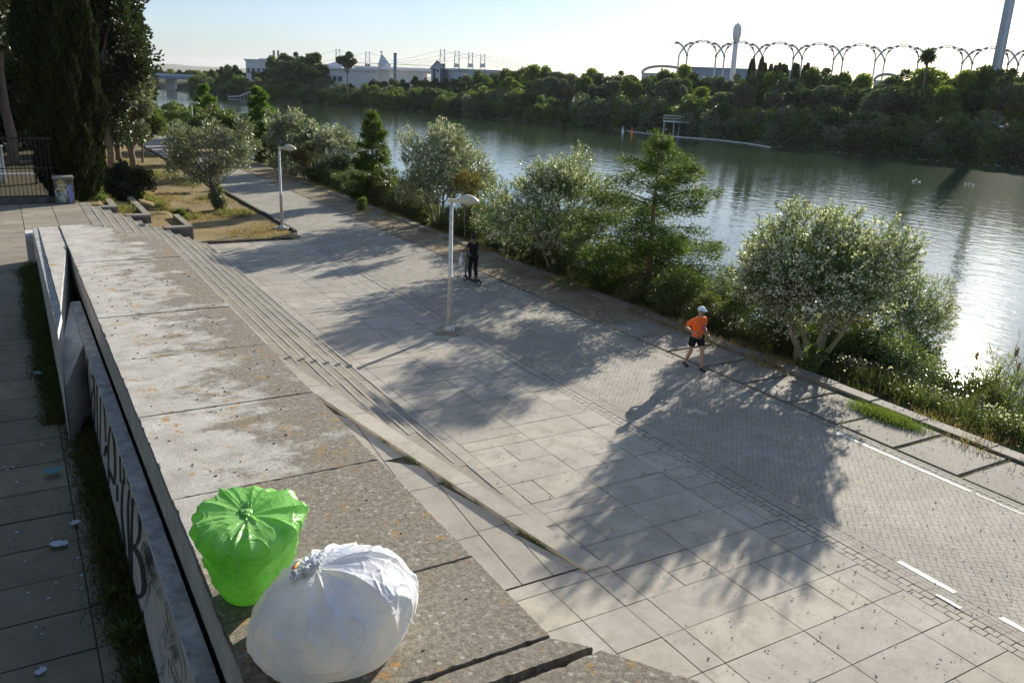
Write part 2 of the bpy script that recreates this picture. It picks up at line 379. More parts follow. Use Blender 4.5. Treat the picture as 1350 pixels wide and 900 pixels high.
def oleander(name, loc, rx, ry, z0, z1, leaves, label, group, lm='oleander', flowers=.5, stems=5, nclump=60, seed=1,
             fsz=.05, leafL=.15, leafW=.032, fan=.35, barkm='palebark'):
    rng = np.random.default_rng(seed); random.seed(seed)
    t = empty(name, loc); tag(t, label, 'tree' if z1 > 2.5 else 'shrub', group)
    cz = (z0+z1)/2; rz = (z1-z0)/2
    cs, rs = crown_clumps(0, 0, cz, rx, ry, rz, nclump, .22*min(rx, 2.2), .36*min(rx, 2.2), rng, .30, -.85)
    b = MB()
    tips = rng.choice(len(cs), min(len(cs), 26), replace=False)
    for s in range(stems):
        a = 2*pi*s/stems+rng.uniform(-.4, .4); r0 = .10
        top = Vector((cos(a)*rx*fan, sin(a)*ry*fan, z0+rz*.55))
        p = limb_path((cos(a)*r0, sin(a)*r0, -.15), top, 6, .06)
        b.tube(p, [.085-.045*i/6 for i in range(7)], 7)
        for k in tips[s::stems]:
            q = limb_path(p[-1 if rng.random() < .6 else 4], cs[k], 4, .08)
            b.tube(q, [.035, .028, .021, .014, .007], 5, False)
    b.build('trunk', M[barkm], t, smooth=True)
    ns = leaves//13; k = rng.choice(len(cs), ns, p=rs**2/(rs**2).sum()); d = unit(rng.normal(size=(ns, 3)))
    S = cs[k]+d*(rs[k]*rng.random(ns)**.5)[:, None]
    T = unit(S-np.array((0, 0, cz-.7*rz)))*.75+d*.45+rng.normal(size=(ns, 3))*.30; T[:, 2] += .45; T = unit(T)
    ln = rng.uniform(.22, .48, ns); m = 13; u = np.tile(np.linspace(.12, 1, m), ns)
    S2, T2, L2 = np.repeat(S, m, 0), np.repeat(T, m, 0), np.repeat(ln, m)
    P = S2+T2*(u*L2)[:, None]; D = T2*(.45+.8*u)[:, None]+unit(rng.normal(size=(ns*m, 3)))*.8
    keep = P[:, 2] > z0-.4; P, D = P[keep], D[keep]
    link('crown', quads_mesh('crown', leaf_quads(P, D, rng.uniform(.7, 1.25, len(P))*leafL, leafW, rng)), M[lm], t)
    if flowers:
        tips_ = S+T*ln[:, None]; e_ = np.linalg.norm((tips_-np.array((0, 0, cz)))/np.array((rx, ry, rz)), axis=1)
        pn = np.array([noise.noise(Vector(q)*1.3) for q in tips_]); sel = (e_ > .72) & (rng.random(ns) < flowers*(1.3+2.2*pn)) & (tips_[:, 2] > z0-.2)
        Q = np.repeat(tips_[sel], 7, 0); Q = Q+rng.normal(size=Q.shape)*fsz*.85; D = rng.normal(size=Q.shape)
        link('flowers', quads_mesh('flowers', leaf_quads(Q, D, fsz*rng.uniform(.8, 1.4, len(Q)), fsz*1.05, rng)), M['flower'], t)
    return t

def conifer(name, loc, h, r, leaves, label, group, lm='cypress', seed=3, base=.9, nb=46, droop=-.06, leafL=.16, leafW=.05, jag=.35):
    rng = np.random.default_rng(seed); random.seed(seed)
    t = empty(name, loc); tag(t, label, 'tree', group)
    b = MB(); tr = [(0, 0, -.2), (0.02, .02, h*.3), (-.03, .02, h*.6), (.0, .0, h*.97)]
    b.tube(tr, [.16*h/6, .11*h/6, .06*h/6, .012], 9)
    Ps = []; Ds = []
    for k in range(nb):
        u = min(.985, max(.01, (k+.5)/nb+rng.normal()*.03)); z = base+(h-base)*u; a = k*2.399+rng.uniform(-.7, .7)
        L = r*(1-u)**.75*rng.uniform(1-jag, 1.12)+.12
        if u < .12: L *= .8
        end = Vector((cos(a)*L, sin(a)*L, z+L*(.30*u+droop)))
        q = limb_path((0, 0, z-.15), end, 5, .07, .05)
        b.tube(q, [.028*h/6, .022*h/6, .017*h/6, .012*h/6, .008, .004], 5, False)
        # feathery sprays along the limb
        m = int(leaves*(L+.15)/(r*nb*.62))
        tt = rng.random(m)**.7; ii = np.minimum((tt*5).astype(int), 4); fr = tt*5-ii
        Q = np.array([tuple(x) for x in q]); P0 = Q[ii]*(1-fr)[:, None]+Q[ii+1]*fr[:, None]
        dirv = np.array(((end.x), (end.y), 0)); dirv /= np.linalg.norm(dirv)
        side = np.array((-dirv[1], dirv[0], 0))
        w = .10+.42*L*.55*(1.15-tt)
        s = rng.normal(size=m)*w*.55
        P = P0+side*s[:, None]+dirv*(np.abs(s)*.5)[:, None]+rng.normal(size=(m, 3))*np.array((.08, .08, .11))
        P[:, 2] -= np.abs(s)*.30+.12*tt*L*rng.random()
        D = dirv*.6+side*(np.sign(s)*.7)[:, None]+rng.normal(size=(m, 3))*.35; D[:, 2] += .12
        Ps.append(P); Ds.append(D)
    P = np.concatenate(Ps); D = np.concatenate(Ds)
    b.build('trunk', M['bark'], t, smooth=True)
    link('crown', quads_mesh('crown', leaf_quads(P, D, rng.uniform(.6, 1.3, len(P))*leafL, leafW, rng)), M[lm], t)
    return t

def broadleaf(name, loc, h, rx, z0, leaves, label, group=None, lm='broad_mid', seed=5, nclump=45, rt=.16, leafL=.14, leafW=.07, ry=None,
              barkm='bark', cmin=.2, cmax=.36, cat='tree', trunkpart='trunk'):
    rng = np.random.default_rng(seed); random.seed(seed); ry = ry or rx
    t = empty(name, loc); tag(t, label, cat, group)
    cz = (z0+h)/2; rz = (h-z0)/2
    cs, rs = crown_clumps(0, 0, cz, rx, ry, rz, nclump, cmin*min(rx, rz), cmax*min(rx, rz), rng, .3, -.9)
    b = MB(); fork = Vector((rng.uniform(-.1, .1), rng.uniform(-.1, .1), z0+rz*.25))
    p = limb_path((0, 0, -.25), fork, 5, .04); b.tube(p, [rt, rt*.85, rt*.75, rt*.68, rt*.6, rt*.5], 9)
    for k in rng.choice(len(cs), min(22, len(cs)), replace=False):
        q = limb_path(fork if rng.random() < .6 else p[4], cs[k], 5, .09); b.tube(q, [rt*.42, rt*.34, rt*.26, rt*.18, rt*.1, rt*.04], 6, False)
    b.build(trunkpart, M[barkm], t, smooth=True)
    P, D, i = clump_leaves(cs, rs, leaves, 0, 0, .6, .15, (0, 0, cz), rng, .45)
    link('crown', quads_mesh('crown', leaf_quads(P, D, rng.uniform(.7, 1.25, len(P))*leafL, leafW, rng)), M[lm], t)
    return t

def blades(P, L, W, lean=.35, rng=RNG):
    n = len(P); D = rng.normal(size=(n, 3))*lean; D[:, 2] = 1.0
    return leaf_quads(P, D, L, W, rng)

# ================================================================== GROUND
def grid_mesh(name, xs, ys, zf):
    V = [(x, y, zf(x, y)) for y in ys for x in xs]; n = len(xs)
    Fs = [(j*n+i, j*n+i+1, (j+1)*n+i+1, (j+1)*n+i) for j in range(len(ys)-1) for i in range(n-1)]
    me = bpy.data.meshes.new(name); me.from_pydata(V, [], Fs); me.update(); return me
def frange(a, b, n): return [a+(b-a)*i/n for i in range(n+1)]
def nz(x, y, s, seed=0.0): return noise.noise(Vector((x*s+seed, y*s-seed, seed*.37)))

X0, XP, XB, XV, XK = 6.95, 11.3, 15.5, 17.45, 18.1          # stair foot, slab/brick line, kerb, verge, bank
def bank_z(x, y):
    t = (x-XK)
    if t <= 0: return -.10
    base = -.10-min(t, 1.2)*.12-max(0, t-1.2)*.46
    return max(base, -4.2)+nz(x, y, .8, 3)*.10*min(1, t*2)
tag(link('riverbank', grid_mesh('riverbank', frange(XK, 30, 26), frange(-25, 120, 160)+frange(125, 620, 50), bank_z), M['bank'], smooth=True), kind='structure')

# base sheets below the paving joints
b = MB(); b.add([(X0-4, -30, -.012), (XB, -30, -.012), (XB, 130, -.012), (X0-4, 130, -.012)], [(0,1,2,3)])
b.add([(-1200, -300, -.06), (XV+.1, -300, -.06), (XV+.1, 900, -.06), (-1200, 900, -.06)], [(0,1,2,3)])
tag(b.build('ground', M['joint']), kind='structure')

def slab_quads(rects, z, gap=.010, tilt=.003, rng=RNG):
    out = []
    for x0, y0, x1, y1 in rects:
        j = rng.uniform(-.003, .003, 4); dz = rng.uniform(-tilt, tilt, 4)+rng.uniform(-.002, .002)
        g = gap
        zz = [z(x, y) if callable(z) else z for x, y in ((x0, y0), (x1, y0), (x1, y1), (x0, y1))]
        out.append([(x0+g+j[0], y0+g, zz[0]+dz[0]), (x1-g, y0+g+j[1], zz[1]+dz[1]), (x1-g+j[2], y1-g, zz[2]+dz[2]), (x0+g, y1-g+j[3], zz[3]+dz[3])])
    return np.array(out)
rects = []
cols = [6.95, 7.35, 8.83, 10.3, 11.02]
for ci in range(4):
    xa, xb = cols[ci], cols[ci+1]; y = -4.0+.0
    while y < 37.6:
        d = .805; y2 = min(y+d, 37.65)
        q = RNG.random()
        if ci == 0: rects.append((xa, y, xb, y2))
        elif q < .66: rects.append((xa, y, xb, y2))
        elif q < .86:
            m = xa+(xb-xa)*RNG.choice([.34, .5, .66]); rects += [(xa, y, m, y2), (m, y, xb, y2)]
        elif q < .94:
            m = y+d*.5; rects += [(xa, y, xb, m), (xa, m, xb, y2)]
        else:
            m = xa+(xb-xa)*.5; k = y+d*.5; rects += [(xa, y, m, y2), (m, y, xb, k), (m, k, xb, y2)]
        y = y2
y = -4.0
while y < 100:
    if y < 37.6: rects.append((11.02, y, 11.16, y+.2)); rects.append((11.16, y+.1, 11.30, y+.3))
    y += .2
# paving left of the stair foot, near the camera
y = -4.0
while y < 9.15:
    for xa, xb in ((3.25, 4.1), (4.1, 5.3), (5.3, 6.2), (6.2, 6.95)):
        rects.append((xa, y, xb, min(y+.805, 9.17)))
    y += .805
tag(link('promenade', quads_mesh('promenade', slab_quads(rects, 0.0, .0065)), M['slab']), kind='structure')

# herringbone bricks
hb = []; a = .105; c45 = cos(pi/4)
def hbrick(u0, v0, u1, v1):
    g = .0028; pts = [(u0+g, v0+g), (u1-g, v0+g), (u1-g, v1-g), (u0+g, v1-g)]
    w = [((u-v)*c45, (u+v)*c45) for u, v in pts]
    return w
xm, ym = 13.4, 0
rngb = np.random.default_rng(11)
n_u = int(75/a)
W = []
xa, xb, ya, yb = XP+.325, XB-.135, -4.0, 100.0
for yy in np.arange(0, 1): pass
ulo, uhi = (xa+ya)*c45/a, (xb+yb)*c45/a; vlo, vhi = (ya-xb)*c45/a, (yb-xa)*c45/a
for iu in range(int(ulo)-2, int(uhi)+2):
    # v range for this u inside the strip: x=(u-v)c45 in [xa,xb]
    va = iu-xb/c45/a; vb = iu-xa/c45/a
    for iv in range(int(va)-2, int(vb)+3):
        c = (iu-iv) % 4
        if c == 0: q = (iu*a, iv*a, (iu+2)*a, (iv+1)*a)
        elif c == 3: q = (iu*a, iv*a, (iu+1)*a, (iv+2)*a)
        else: continue
        w = hbrick(*q); my = sum(p[1] for p in w)/4
        if max(p[0] for p in w) > xa+.02 and min(p[0] for p in w) < xb-.02 and ya < my < yb: W.append([(min(max(p[0], xa), xb), p[1], 0.0) for p in w])
W = np.array(W); W[:, :, 2] += .004+rngb.uniform(-.0012, .0012, (len(W), 4))
edge = []
for xs in ((XP+.005, XP+.12), (XP+.12, XP+.22), (XP+.22, XP+.32), (XB-.13, XB-.03)):
    y = -4+rngb.random()*.1
    while y < 100:
        edge.append([(xs[0]+.003, y+.003, .004), (xs[1]-.003, y+.003, .004), (xs[1]-.003, y+.197, .004), (xs[0]+.003, y+.197, .004)]); y += .2
W = np.concatenate([W, np.array(edge)])
tag(link('cycle_path', quads_mesh('cycle_path', W), M['brick']), kind='structure')
# the cycle path bends away to the left beyond the trees
b = MB(); L1 = []; R1 = []
for i in range(13):
    t = i/12; y = 100+80*t; off = -14*t*t; L1.append((XP+off, y, .004)); R1.append((XB+off, y, .004))
b.add(L1+R1, [(i, 13+i, 14+i, i+1) for i in range(12)])
tag(b.build('far_path', M['brick']), kind='structure')

# painted markings
b = MB()
def dash(x, y0, y1, w=.10):
    n = max(2, int((y1-y0)/.08)); L = []; Rr = []
    for i in range(n+1):
        y = y0+(y1-y0)*i/n; L.append((x-w/2+random.uniform(-.008, .008), y, .009)); Rr.append((x+w/2+random.uniform(-.008, .008), y, .009))
    b.add(L+Rr, [(i, n+1+i, n+2+i, i+1) for i in range(n)])
for y0, y1 in ((6.04, 7.02), (4.1, 5.35), (1.9, 3.0)): dash(11.67, y0, y1, .11)
dash(11.36, 5.75, 6.15, .07); dash(15.2, 8.0, 10.9, .085); dash(15.2, 7.0, 7.9, .04)
dash(15.22, 10.95, 11.12, .16)
tag(b.build('road_markings', M['paint']), kind='structure')
# pale worn line where slabs meet the bricks, further off
b = MB()
y = 17.0
while y < 37:
    L = random.uniform(.5, 1.6); dash(11.16, y, y+L, .13); y += L+random.uniform(.05, .5)
tag(b.build('worn_line', M['slab']), kind='structure')

# kerb and verge of exposed aggregate slabs
b = MB(); b.box(XB-.0, -25, -.2, XB+.10, 100, -.006)
tag(b.build('kerb', M['aggregate']), kind='structure')
rects = []; y = -3.2
while y < 36:
    d = 1.47; rects.append((XB+.16, y, XV-.05+RNG.uniform(-.05, .05), y+d-.06)); y += d
q = slab_quads(rects, -.004, .03, .012)
b = MB()
for r in q:
    b.extr([tuple(p-np.array((0, 0, .05))) for p in r], (0, 0, .05))
tag(b.build('verge_slabs', M['aggregate']), kind='structure')
def verge_z(x, y): return -.035+nz(x, y, 2.2, 9)*.018+(.045*max(0, min(1, (y-17)/5)))*(1 if x < XV else 1)
tag(link('verge', grid_mesh('verge', frange(XB+.1, XK, 14), frange(-25, 130, 400), verge_z), M['verge_soil'], smooth=True), kind='structure')
b = MB(); y = -10
while y < 60:
    L = random.uniform(1.2, 1.9); s = random.uniform(-.03, .03)
    b.obox((XV+.28+s, y+L/2, -.02+random.uniform(-.02, .015)), (1, random.uniform(-.02, .02), 0), (0, 1, 0), (0, 0, 1), .20, L/2-.015, .07); y += L
tag(b.build('bank_coping', M['aggregate'], bevel=.012), kind='structure')

# ------------------------------------------------------------------ terrace, stairs, ramp
ZT = 2.0; NST = 13; RISE = ZT/NST; TRD = .36
def lz(y):
    P_ = [(-10, .38), (9, .42), (14, .72), (19.5, 1.40), (20.0, 1.52), (24.8, 1.98), (25.4, ZT), (99, ZT)]
    for (a, za), (c, zc) in zip(P_[:-1], P_[1:]):
        if a <= y <= c: return za+(zc-za)*(y-a)/(c-a)
    return .38
def ramp_z(y): return max(0, min(ZT, .127*(y-9.2)))
rects = []; y = -6.0
while y < 36.9:
    x = -14.0
    while x < 2.2:
        x2 = min(x+1.02, 2.27); rects += [(x, y, x2, min(y+.83, 36.95)), (x, min(y+.83, 36.95), x2, min(y+1.66, 36.95))]
        x = x2
    y += 1.66
tag(link('terrace_base', grid_mesh('terrace_base', [-14, 2.2], [-6+.25*i for i in range(172)], lambda x, y: lz(y)-.022), M['joint']), kind='structure')
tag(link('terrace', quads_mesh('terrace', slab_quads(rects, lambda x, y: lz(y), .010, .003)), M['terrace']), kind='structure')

t = empty('stone_stairs', (0, 0, 0)); tag(t, 'long flight of worn stone steps between the concrete wall and the promenade', 'stairs')
YD = lambda x: 9.2+(X0-x)/(TRD/RISE*.127)
for k in range(1, NST+1):
    z = RISE*k; xb = X0-TRD*(k-1); xa = X0-TRD*k if k < NST else 2.26
    b = MB(); ya, yb_ = YD(xa-.34), YD(xb-.34); y2 = max(ya, yb_)+random.uniform(.3, .9)
    q = .022; z0 = -.1 if xb > 3.3 else z-RISE
    b.prism([(xa+q, ya), (xb, yb_), (xb, y2-.004), (xa+q, y2-.004)], z0, z); y = y2
    while y < 36.95:
        L = random.uniform(.9, 1.3); y2 = min(36.95, y+L)
        if 36.95-y2 < .4: y2 = 36.95
        b.box(xa+q, y+.004, -.1 if xb > 3.3 or y > 25 else z-RISE, xb+random.uniform(-.004, .004), y2-.004, z+random.uniform(-.005, .003)); y = y2
    so_ = b.build('step', M['step'], t)
    b = MB(); ny = max(ya, yb_)+.05
    while ny < 36.95:
        n2 = min(36.95, ny+random.uniform(.8, 1.4)); b.box(xb-.045+random.uniform(-.006, .006), ny, z+.001, xb+.003, n2-.006, z+random.uniform(.006, .010)); ny = n2
    b.build('nosing', M['nosing'], so_)
b = MB(); b.prism([(X0-.02, 9.25), (X0-.02, 36.9), (2.3, 36.9), (2.3, 25.2)], -.1, .01)
for k in range(2, NST+1):
    xb = X0-TRD*(k-1); b.prism([(xb-.03, YD(xb)+1.6), (xb+.010, YD(xb)+1.6), (xb+.010, 36.9), (xb-.03, 36.9)], 0, RISE*(k-1)-.012)
b.build('bedding', M['joint'], t)
b = MB(); y = 9.05; XD = lambda y: X0-(y-9.2)*(TRD/RISE*.127)
while y < 24.2:
    y2 = min(24.2, y+random.uniform(1.1, 1.7)); V = []
    for yy in (y+.006, y2-.006):
        zl = ramp_z(yy)+.030+random.uniform(-.003, .003); zr = max(.011, ramp_z(yy)+.008); x = XD(yy)
        V += [(x-.03, yy, -.05), (x+.37, yy, -.05), (x+.37, yy, zr), (x-.03, yy, max(zl, .012))]
    b.add(V, [(0,1,2,3), (7,6,5,4), (3,2,6,7), (0,3,7,4), (1,5,6,2)]); y = y2
b.build('sloping_cheek', M['slab'], t)
def rz_(x, y): return max(.002, ramp_z(y)-.035)
RQ = []; b = MB(); cxs = [3.24, 3.9, 4.62, 5.3, 5.9, 6.45, 6.95]
for xa, xb in zip(cxs[:-1], cxs[1:]):
    y = 9.2
    while True:
        L = RNG.uniform(1.0, 1.6); e0, e1 = min(y+L, YD(xa)), min(y+L, YD(xb)); g = .008
        RQ.append([(xa+g, y+g, rz_(xa, y)), (xb-g, min(y+g, e1), rz_(xb, min(y, e1))), (xb-g, max(e1-g, min(y+g, e1)), rz_(xb, e1)), (xa+g, e0-g, rz_(xa, e0))])
        y += L
        if y >= YD(xa) or y > 25: break
        if y >= YD(xb):
            e0 = YD(xa); xm = X0-(y-9.2)*(TRD/RISE*.127)
            RQ.append([(xa+g, y+g, rz_(xa, y)), (xm-g, y+g, rz_(xa, y)), (xm-.02, y+g+.01, rz_(xa, y)), (xa+g, e0-g, rz_(xa, e0))]); break
b.add([(3.2, 9.2, -.055), (X0, 9.2, -.055), (3.2, YD(3.2), ramp_z(YD(3.2))-.055)], [(0,1,2)])
tag(link('ramp', quads_mesh('ramp', np.array(RQ)), M['slab']), kind='structure')
tag(b.build('ramp_bed', M['joint']), kind='structure')

# stepped retaining walls at the far end of the stairs
for (xa, xb, zt, y1, lab) in ((3.05, 3.64, 1.80, 39.5, 'uppermost of the three dark retaining blocks at the end of the stairs'),
                     (3.95, 4.86, 1.42, 43.0, 'middle one of the three dark retaining blocks at the end of the stairs'),
                     (5.35, 6.47, .86, 40.6, 'lowest of the three dark retaining blocks beside the dirt bed')):
    w = empty('retaining_block', ((xa+xb)/2, 36.97, 0)); tag(w, lab, 'retaining wall', 'retaining blocks at the end of the stairs')
    b = MB(); b.box(-(xb-xa)/2, .01, 0, (xb-xa)/2, .45, zt-.10); b.box((xb-xa)/2-.22, .45, 0, (xb-xa)/2, y1-37, zt-.10); b.build('wall_body', M['block'], w, bevel=.02)
    b = MB(); b.box(-(xb-xa)/2-.02, -.01, zt-.098, (xb-xa)/2+.02, .48, zt); b.box((xb-xa)/2-.24, .482, zt-.098, (xb-xa)/2+.02, y1-37, zt-.004); b.build('coping', M['aggregate'], w, bevel=.012)
    w.location.y = 36.99
# planted bed terrain
def bed_z(x, y):
    prof = 1.82 if x < 3.3 else 1.62 if x < 3.64 else 1.26 if x < 4.86 else .70 if x < 6.47 else .10
    s = 1/(1+math.exp(-(y-44)/1.5))
    sl = 2.0 if x < 2.4 else max(.12, 2.0-(x-2.4)*.40)
    z = prof*(1-s)+sl*s
    if x > 7.5: z = .10
    return z+nz(x, y, .9, 5)*.05
tag(link('planted_bed', grid_mesh('planted_bed', frange(2.3, 11.12, 60), frange(37.45, 130, 130), bed_z), M['dirt'], smooth=True), kind='structure')
b = MB(); b.add([(-700, 37.0, 1.98), (2.32, 37.0, 1.98), (2.32, 700, 1.98), (-700, 700, 1.98)], [(0,1,2,3)])
tag(b.build('park_ground', M['park']), kind='structure')
b = MB()
arc = [(11.32, 100), (11.32, 39.0)]+[(11.32-1.4*(1-cos(radians(a))), 39-1.4*sin(radians(a))) for a in (20, 40, 60, 80, 90)]+[(6.5, 37.6)]
for (x0, y0), (x1, y1) in zip(arc[:-1], arc[1:]):
    d = Vector((x1-x0, y1-y0, 0)); L = d.length; d.normalize(); nseg = max(1, int(L/1.0)); hh = .20 if y0 > 38.7 else .13
    if y1 == 37.6 and x1 == 6.5: hh = .11
    for i in range(nseg):
        c = Vector((x0, y0, 0))+d*(L*(i+.5)/nseg)
        b.obox((c.x, c.y, hh/2-.05), d, (-d.y, d.x, 0), (0, 0, 1), L/nseg/2-.012, .075, hh/2+.05)
tag(b.build('bed_kerb', M['block'], bevel=.012), kind='structure')

# ------------------------------------------------------------------ river, far bank, hills
b = MB(); b.add([(16, -400, -2.5), (900, -400, -2.5), (900, 1500, -2.5), (-300, 1500, -2.5), (-300, 620, -2.5), (16, 620, -2.5)], [(0,1,2,3,4,5)])
tag(b.build('river', M['water']), kind='structure')
FE = [(-400, 158), (-100, 152), (0, 148), (80, 145), (110, 136), (150, 130), (200, 124), (250, 117), (290, 105), (320, 93), (380, 84), (450, 76), (600, 70), (900, 60)]
def far_x(y):
    for (a, xa), (c, xc) in zip(FE[:-1], FE[1:]):
        if a <= y <= c: return xa+(xc-xa)*(y-a)/(c-a)
    return FE[0][1] if y < FE[0][0] else FE[-1][1]
ys = frange(-400, 900, 130); offs = [-2, 0, 3, 8, 16, 60, 400, 3500]; zo = [-3.4, -2.5, -1.0, .6, 1.4, 1.6, 1.8, 2.0]
V = []; Fs = []
for y in ys:
    for o, z in zip(offs, zo): V.append((far_x(y)+o, y, z+(nz(y, o, .2, 4)*.3 if 0 < o < 20 else 0)))
n = len(offs)
for j in range(len(ys)-1):
    for i in range(n-1): Fs.append((j*n+i, j*n+i+1, (j+1)*n+i+1, (j+1)*n+i))
me = bpy.data.meshes.new('far_bank'); me.from_pydata(V, [], Fs); me.update()
tag(link('far_bank', me, M['farland'], smooth=True), kind='structure')
b = MB(); b.add([(-3000, 900, 1.0), (5000, 900, 1.0), (5000, 6000, 1.0), (-3000, 6000, 1.0)], [(0,1,2,3)])
tag(b.build('plain', M['farland']), kind='structure')
V = []; Fs = []; nh = 120
for i in range(nh+1):
    az = radians(-15+95*i/nh); d = 3200
    h = 26+14*noise.noise(Vector((i*.13, 1.3, 0)))+6*noise.noise(Vector((i*.6, 4, 0)))
    for k, (dd, zz) in enumerate(((0, 0), (500, .6), (1000, 1.0), (1700, 0))):
        V.append((sin(az)*(d+dd), cos(az)*(d+dd), zz*h+1))
for i in range(nh):
    for k in range(3): Fs.append((i*4+k, (i+1)*4+k, (i+1)*4+k+1, i*4+k+1))
me = bpy.data.meshes.new('hills'); me.from_pydata(V, [], Fs); me.update(); tag(link('hills', me, M['hill'], smooth=True), kind='structure')

# ================================================================== THE PARAPET WALL
wall = empty('parapet_wall', (2.1, 12, ZT)); tag(wall, 'broad weathered concrete parapet wall with graffiti on its shaded side', 'wall')
def wpart(b, name, mat, **k):
    o = b.build(name, mat, wall, **k); o.location = (-2.1, -12, -ZT); return o
def slab_mesh(poly, zt, th, seed, amp=.012, step=.05):
    """a coping slab with slightly worn, uneven edges"""
    rng = random.Random(seed); pts = []
    n = len(poly)
    for i in range(n):
        p, q = Vector(poly[i]), Vector(poly[(i+1) % n]); L = (q-p).length; m = max(1, int(L/step)); d = (q-p).normalized(); nn = Vector((d.y, -d.x))
        for k in range(m):
            c = p+(q-p)*(k/m)
            w = noise.noise(Vector((c.x*3, c.y*3, seed)))*amp+rng.uniform(-.3, .3)*amp-max(0, noise.noise(Vector((c.x*9, c.y*9, seed)))-.25)*.06
            pts.append((c+nn*(w-amp*.6)))
    m_ = MB(); N_ = len(pts)
    cen = Vector((sum(p.x for p in pts)/N_, sum(p.y for p in pts)/N_))
    def ins(p, a): return p+(cen-p).normalized()*a
    rings = [[(p.x, p.y, zt-th) for p in pts], [(p.x, p.y, zt-.018) for p in pts], [(ins(p, .003).x, ins(p, .003).y, zt-.004) for p in pts], [(ins(p, .009).x, ins(p, .009).y, zt) for p in pts]]
    V = [v for r in rings for v in r]
    Fc = [tuple(range(N_))[::-1], tuple(range(3*N_, 4*N_))]+[(r*N_+i, r*N_+(i+1) % N_, (r+1)*N_+(i+1) % N_, (r+1)*N_+i) for r in range(3) for i in range(N_)]
    return m_.add(V, Fc)
ZW = 3.0; XL, XR = 1.04, 3.235
js = [22.55, 20.3, 17.75, 15.45, 12.93, 10.55, 8.17, 5.9, 4.62]
for i in range(len(js)-1):
    y1, y0 = js[i], js[i+1]; g = .005
    if i == 7: g = .002
    dz = [0, -.004, .003, -.003, .002, 0, .006, .004][i]
    b = slab_mesh([(XL, y0+g), (XR+.01, y0+g), (XR+.01, y1-(.004 if i == 7 else g)), (XL, y1-g)], ZW+dz, .20, i+1, .007)
    wpart(b, 'coping_slab', M['coping'])
b = slab_mesh([(XL, 4.36), (3.47, 4.36), (3.235, 4.605), (XL, 4.605)], ZW-.003, .20, 21); wpart(b, 'coping_slab', M['coping'])
b = slab_mesh([(XL, 2.2), (4.98, 2.2), (4.15, 3.36), (3.50, 4.31), (XL, 4.20)], ZW-.002, .20, 22); wpart(b, 'coping_slab', M['coping'])
b = slab_mesh([(XL, -2), (5.8, -2), (5.8, 1.1), (5.0, 2.18), (XL, 2.18)], ZW, .20, 23); wpart(b, 'coping_slab', M['coping'])
b = MB(); b.prism([(XL+.012, -2), (5.78, -2), (5.78, 1.1), (3.5, 4.25), (3.2, 4.62), (3.2, 22.5), (XL+.012, 22.5)], -.1, ZW-.21)
wpart(b, 'wall_core', M['plaster'])
b = MB(); b.box(XL+.03, 4.7, ZW-.215, XR-.05, 22.5, ZW-.012); wpart(b, 'joint_filler', M['block'])
# face below the coping, flush rendered band
b = MB(); b.box(XL-.004, -2, 2.44, XL+.010, 20.9, ZW-.06); wpart(b, 'fascia', M['plaster'])
# slanting piece joining the outer kerb to the graffiti panel
b = MB(); q = [(.425, 15.2, 1.9), (.812, 16.0, 2.40), (.812, 18.9, 2.465), (.545, 16.6, 2.42)]; b.add([(x, y, .2) for x, y, z in q]+q, [(3,2,1,0), (4,5,6,7), (0,1,5,4), (1,2,6,5), (2,3,7,6), (3,0,4,7)]); wpart(b, 'corner_piece', M['plaster'])
# graffiti panel with flat ledge
def batter(y0, y1, xt, zt, xb, zb, xi):
    return [(xb, y0, zb), (xt, y0, zt), (xi, y0, zt), (xi, y0, zb)]
b = MB(); b.box(.815, -2, .2, XL-.045, 18.9, 2.48); wpart(b, 'outer_panel', M['plaster'], bevel=.008)
n = 60; b = MB(); V = []
for i in range(n+1):
    y = -2+20.9*i/n; V += [(.825, y, 2.484), (XL-.05+random.uniform(-.012, .006), y, 2.484)]
b.add(V, [(2*i, 2*i+1, 2*i+3, 2*i+2) for i in range(n)]); wpart(b, 'ledge', M['plaster_top'])
b = MB(); b.box(XL-.06, -2, 2.0, XL+.005, 20.9, 2.476); wpart(b, 'dark_gap', M['crack'])  # near-black box fills the gap, standing for its depth
# grime gathered in the gap
V = []
for i in range(240):
    y = -1+19.8*i/240+random.uniform(0, .05); r = random.uniform(.006, .022)
    x = XL-.02+random.uniform(-.012, .008); V.append([(x-r, y-r*2, 2.487), (x+r, y-r, 2.488), (x+r*.8, y+r*2, 2.487), (x-r, y+r, 2.488)])
o = link('gap_grime', quads_mesh('gap_grime', np.array(V)), M['crack'], wall, (-2.1, -12, -ZT))
# level wedge slab ending in a slanting face, with a narrow outer kerb
b = slab_mesh([(.545, 16.6), (XL-.003, 22.56), (XL-.003, 25.5), (.545, 25.5)], 2.965, .15, 33, .006); wpart(b, 'coping_slab', M['coping'])
b = MB(); b.prism([(.55, 16.7), (XL+.01, 22.6), (XL+.01, 25.45), (.55, 25.45)], .5, 2.82); wpart(b, 'end_fin', M['plaster'])
b = slab_mesh([(XL, 22.56), (3.22, 22.56), (1.75, 25.5), (XL, 25.5)], 2.985, .15, 31, .007); wpart(b, 'coping_slab', M['coping'])
b = MB(); b.prism([(XL, 22.65), (3.15, 22.65), (1.7, 25.45), (XL, 25.45)], 1.2, 2.83); wpart(b, 'end_core', M['plaster'])
b = MB(); V = [(.40, 15.2, .6), (.418, 15.2, 2.90), (.538, 16.2, 2.95), (.538, 16.2, .6), (.40, 25.4, .6), (.418, 25.4, 2.95), (.538, 25.4, 2.95), (.538, 25.4, .6)]
b.add(V, [(0,1,2,3), (7,6,5,4), (0,4,5,1), (2,6,7,3), (3,7,4,0)]); wpart(b, 'outer_kerb', M['plaster'])
